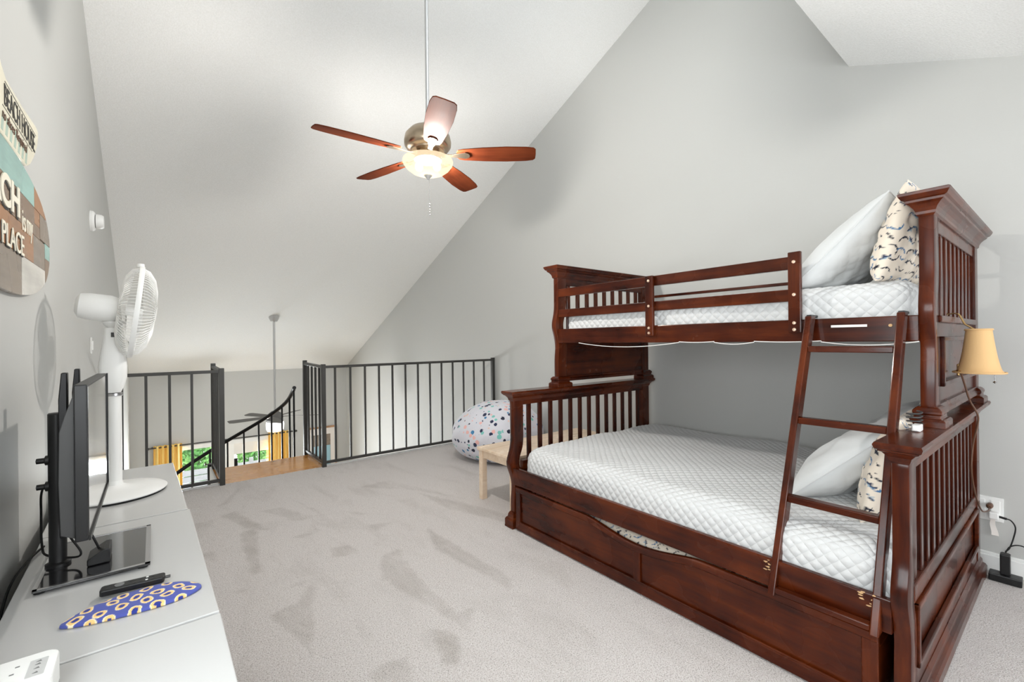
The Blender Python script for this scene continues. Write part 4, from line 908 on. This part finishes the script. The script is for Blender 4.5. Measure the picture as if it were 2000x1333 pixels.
if p: MB().prism([(1.75+(y-1.75)*.9, 2.03+(z-2.03)*.8) for y, z in p], 'x', XL+.016, XL+.0166).obj('stripe', 'sign_stripe', bs)
MB().box(XL+.016, 1.935, 1.9535, XL+.0168, 2.345, 1.9555).obj('printed_line', 'ink', bs)
MB().box(XL+.016, 1.965, 2.0345, XL+.0168, 2.41, 2.0365).obj('printed_line', 'ink', bs)
lettering('lettering', 'ink', bs, 'BEACH HOUSE', 1.955, 2.385, 1.963, 2.027, XL+.0165, .001)
lettering('lettering', 'cord_brown', bs, 'no shoes Required', 1.925, 2.255, 1.905, 1.947, XL+.0168, .001, shear=.35)

def resize_sign(root, k=.975):
    M0 = WM[root.name]; n = Vector((XL, M0.translation.y*k, 1.25+(M0.translation.z-1.25)*k))
    S = Matrix.Translation(-n) @ Matrix.Translation((0, 0, 1.25*(1-k))) @ Matrix.Diagonal((1, k, k, 1)) @ M0
    for o in root.children: o.data.transform(S)
    root.location = n
resize_sign(sb); resize_sign(bs)
# ------------------------------------------------------------------ bench and bean bag
bn = thing('pine_bench', 'pale unfinished pine bench behind the footboard of the bunk bed', 'bench', (2.55, 2.72, 0))
ZB = .412
for k in range(3): MB().box(2.0, 2.50+.152*k, ZB-.022, 3.15, 2.50+.152*k+.1505, ZB).obj('top_board', 'pale_pine', bn, .003, 2)
for x in (2.012, 3.095):
    for y in (2.51, 2.90): MB().box(x, y, 0, x+.048, y+.044, ZB-.022).obj('leg', 'pale_pine', bn, .003, 2)
MB().box(2.06, 2.912, ZB-.085, 3.095, 2.934, ZB-.022).obj('apron', 'pale_pine', bn, .002); MB().box(2.06, 2.52, ZB-.085, 3.095, 2.542, ZB-.022).obj('apron', 'pale_pine', bn, .002)
for x in (2.022, 3.105): MB().box(x, 2.554, ZB-.085, x+.022, 2.90, ZB-.022).obj('apron', 'pale_pine', bn, .002)
def beanbag():
    nt_, nz_ = 96, 56; th = np.linspace(0, 2*np.pi, nt_+1)[:-1]; ph = np.linspace(0.001, np.pi-.001, nz_); TH, PHI = np.meshgrid(th, ph, indexing='ij')
    r = .49*np.sin(PHI)**.62*(1+.03*np.sin(3*TH+1)+.02*np.sin(5*TH)); z = .30-.30*np.sign(-np.cos(PHI))*np.abs(np.cos(PHI))**.75*-1
    z = .295+.305*np.sign(np.cos(PHI))*np.abs(np.cos(PHI))**.8
    r = r*np.where(z > .3, 1-.28*np.clip((z-.3)/.3, 0, 1)**1.4, 1); wr = .008*np.sin(9*TH+3*np.sin(4*PHI))*np.sin(PHI)
    X = (r+wr)*np.cos(TH)+.10*np.clip(z-.25, 0, 1); Y = (r+wr)*np.sin(TH); z = np.maximum(z, .004*(1+np.cos(PHI)))
    V_ = np.stack([X, Y, z], -1).reshape(-1, 3); f = grid_faces(nt_, nz_); last = np.stack([np.arange(nz_-1)+(nt_-1)*nz_, np.arange(nz_-1), np.arange(nz_-1)+1, np.arange(nz_-1)+1+(nt_-1)*nz_], -1)
    me = np_mesh('bean_bag', V_, np.concatenate([f, last])); me.materials.append(MAT['terrazzo_fabric'])
    bm = bmesh.new(); bm.from_mesh(me); bmesh.ops.recalc_face_normals(bm, faces=bm.faces); bm.to_mesh(me); bm.free()
    o = link_mesh('bean_bag', me); o.location = (2.90, 3.86, 0); tag(o, 'bean bag in pale terrazzo-print fabric by the railing', 'bean bag')
    tube = MB().tube([(float(X[k, j]), float(Y[k, j]), float(z[k, j])) for k in (30,) for j in range(4, nz_-6)], .004, 6); tube.obj('seam', 'terrazzo_fabric', o, 0, 1, True, True)
beanbag()

# ------------------------------------------------------------------ room below: fan, curtains, picture, chair
F2 = Vector((1.556, 8.23, .04))
f2 = thing('ceiling_fan', 'small grey ceiling fan hanging on a long rod in the room below', 'ceiling fan', tuple(F2))
MB().lathe([(.03, -.075), (.05, -.07), (.075, -.02), (.085, .03)], (F2.x, F2.y, zc(F2.y)), 24).obj('canopy', 'rod_steel', f2, 0, 1, True)
MB().tube([F2+Vector((0, 0, .06)), (F2.x, F2.y, zc(F2.y)-.05)], .017, 12).obj('downrod', 'rod_steel', f2, 0, 1, True)
MB().lathe([(0, .10), (.05, .09), (.10, .05), (.125, .0), (.12, -.04), (0, -.04)], tuple(F2), 28).obj('motor_housing', 'grey_fabric', f2, 0, 1, True)
MB().lathe([(.13, -.045), (.135, -.07), (.13, -.085), (0, -.05)], tuple(F2), 28).obj('light_collar', 'silver', f2, 0, 1, True)
MB().rings(open_rings([(.128, -.085), (.135, -.12), (.13, -.20), (.115, -.235), (.06, -.25), (.003, -.252)], F2, 28), cap=False).obj('glass_shade', 'globe_glow', f2, 0, 1, True)
for k in range(5):
    a = R(190+72*k); c, s = math.cos(a), math.sin(a)
    me = MB().prism([(.11, -.03), (.2, -.055), (.62, -.07), (.68, -.05), (.68, .05), (.62, .07), (.2, .055), (.11, .03)], 'z', -.004, .004).mesh('blade'); me.transform(Matrix.Rotation(R(-10), 4, 'X')); me.materials.append(MAT['grey_fabric'])
    b_ = link_mesh('blade', me, f2); b_.rotation_euler = (0, 0, a)
l = bpy.data.lights.new('lower_fan_bulb', 'POINT'); l.energy = 40; l.color = (1, .99, .98); l.shadow_soft_size = .05
lo = bpy.data.objects.new('lower_fan_bulb', l); COL.objects.link(lo); lo.location = F2+Vector((0, 0, -.17)); lo['kind'] = 'helper'
rod = thing('curtain_rod', 'thin dark curtain rod above the patio door', 'curtain rod', (1.1, YF-.07, -.63))
MB().tube([(-.09, YF-.07, -.635), (2.36, YF-.07, -.635)], .012, 8).obj('rod', 'dark_metal', rod, 0, 1, True)
for x in (-.10, 2.37): MB().lathe([(0, -.03), (.022, -.015), (.026, 0), (.018, .02), (0, .028)], (x, YF-.07, -.635), 12, 'x').obj('finial', 'dark_metal', rod, 0, 1, True)
for x in (-.04, 2.30): MB().box(x-.008, YF-.07, -.645, x+.008, YF, -.625).obj('bracket', 'dark_metal', rod)
def curtain(label, x0, x1):
    n = 60; pts = [(x0+(x1-x0)*k/n, YF-.07+.032*math.sin(k/n*math.pi*11)) for k in range(n+1)]
    poly = pts + [(x, y-.006) for x, y in pts[::-1]]
    m = MB()
    for i in range(n):
        q = [pts[i], pts[i+1], (pts[i+1][0], pts[i+1][1]-.006), (pts[i][0], pts[i][1]-.006)]
        m.prism(q, 'z', ZL+.03, -.60)
    o = m.obj('curtain', 'yellow_curtain', None); tag(o, label, 'curtain', 'yellow curtains at the patio door')
curtain('yellow pleated curtain seen through the left loft railing', -.02, .40)
curtain('yellow pleated curtain below the distant grey fan', 1.84, 2.22)
pcx = thing('framed_picture', 'wood-framed blue picture on the far wall seen through the long railing', 'picture', (2.95, YF, -1.2))
for q in ((2.60, -.66, 3.24, -.62), (2.60, -1.72, 3.24, -1.68), (2.60, -1.68, 2.64, -.66), (3.20, -1.68, 3.24, -.66)): MB().box(q[0], YF-.03, q[1], q[2], YF, q[3]).obj('frame', 'frame_wood', pcx, .003)
MB().box(2.64, YF-.012, -1.68, 3.20, YF-.004, -.66).obj('mat_board', 'paper', pcx)
MB().box(2.74, YF-.016, -1.58, 3.10, YF-.012, -.80).obj('print', 'sign_grey', pcx); MB().box(2.745, YF-.018, -1.575, 3.095, YF-.016, -1.05).obj('print_water', 'pale_blue', pcx)
cg = thing('armchair', 'grey armchair by the patio door in the room below', 'armchair', (.80, 9.7, ZL))
MB().box(.52, 9.35, ZL+.12, 1.06, 9.95, ZL+.45).obj('seat', 'grey_fabric', cg, .04, 3); MB().box(.52, 9.30, ZL+.12, 1.06, 9.45, ZL+1.0).obj('backrest', 'grey_fabric', cg, .05, 3)
for x in (.44, 1.04): MB().box(x, 9.35, ZL+.12, x+.1, 9.95, ZL+.62).obj('armrest', 'grey_fabric', cg, .03, 3)
for x in (.5, 1.06):
    for y in (9.4, 9.9): MB().tube([(x, y, ZL), (x, y, ZL+.13)], .02, 8).obj('leg', 'black_metal', cg)

# ------------------------------------------------------------------ outside the patio door
struct(MB().box(-6, YF+T, ZL-.25, 8, 24, ZL-.12).obj('ground', 'patio_concrete'))
tag(MB().box(-.1, 11.2, ZL-.118, 1.6, 12.6, ZL-.10).obj('outdoor_rug', 'blue_rug'), 'blue outdoor rug on the patio beyond the glass door', 'rug')
dk = thing('deck_fence', 'grey horizontal-board deck fence beyond the patio door', 'fence', (1, 13.2, ZL-.12))
for k in range(7): MB().box(-3, 13.2, ZL-.06+.15*k, 5, 13.23, ZL+.07+.15*k).obj('board', 'deck_board', dk)
for x in (-2.9, -1.3, .3, 1.9, 3.5, 4.9): MB().box(x, 13.23, ZL-.12, x+.09, 13.32, ZL+1.05).obj('post', 'deck_board', dk)
def shrub(label, cx_, cy_, rx, hz_, seed):
    rs = np.random.RandomState(seed); n = 2600; th = rs.uniform(0, 6.28, n); ph = np.arccos(rs.uniform(-.6, 1, n)); rr = rs.uniform(.6, 1, n)**.5
    P = np.stack([rx*rr*np.sin(ph)*np.cos(th), rx*.7*rr*np.sin(ph)*np.sin(th), hz_*.55+hz_*.5*rr*np.cos(ph)], -1)
    a = rs.randn(n, 3); a /= np.linalg.norm(a, axis=1, keepdims=True); b = np.cross(a, rs.randn(n, 3)); b /= np.linalg.norm(b, axis=1, keepdims=True)
    L_ = rs.uniform(.05, .11, (n, 1)); V_ = np.stack([P-a*L_, P+b*L_*.45, P+a*L_, P-b*L_*.45], 1).reshape(-1, 3); Fq = np.arange(4*n).reshape(-1, 4)
    t = thing('shrub', label, 'shrub', (cx_, cy_, ZL-.12), 0, 'shrubs beyond the deck fence')
    me = np_mesh('foliage', V_, Fq, False); me.materials.append(MAT['leaf']); o = link_mesh('foliage', me, t); o['kind'] = 'stuff'
    MB().tube([(0, 0, 0), (.03, 0, hz_*.4), (-.02, .02, hz_*.8)], [.05, .035, .012], 7).obj('stem', 'bark', t, 0, 1, True, True)
shrub('leafy green shrub seen through the left loft railing', -.2, 14.3, .5, 1.75, 3)
shrub('leafy green shrub seen past the left railing post', 1.05, 14.5, .5, 1.95, 4)
shrub('leafy green shrub left of the yellow curtain below the fan', 2.28, 14.4, .5, 2.0, 5)
shrub('leafy green shrub partly hidden by the yellow curtain below the fan', 3.5, 14.5, .5, 2.0, 6)
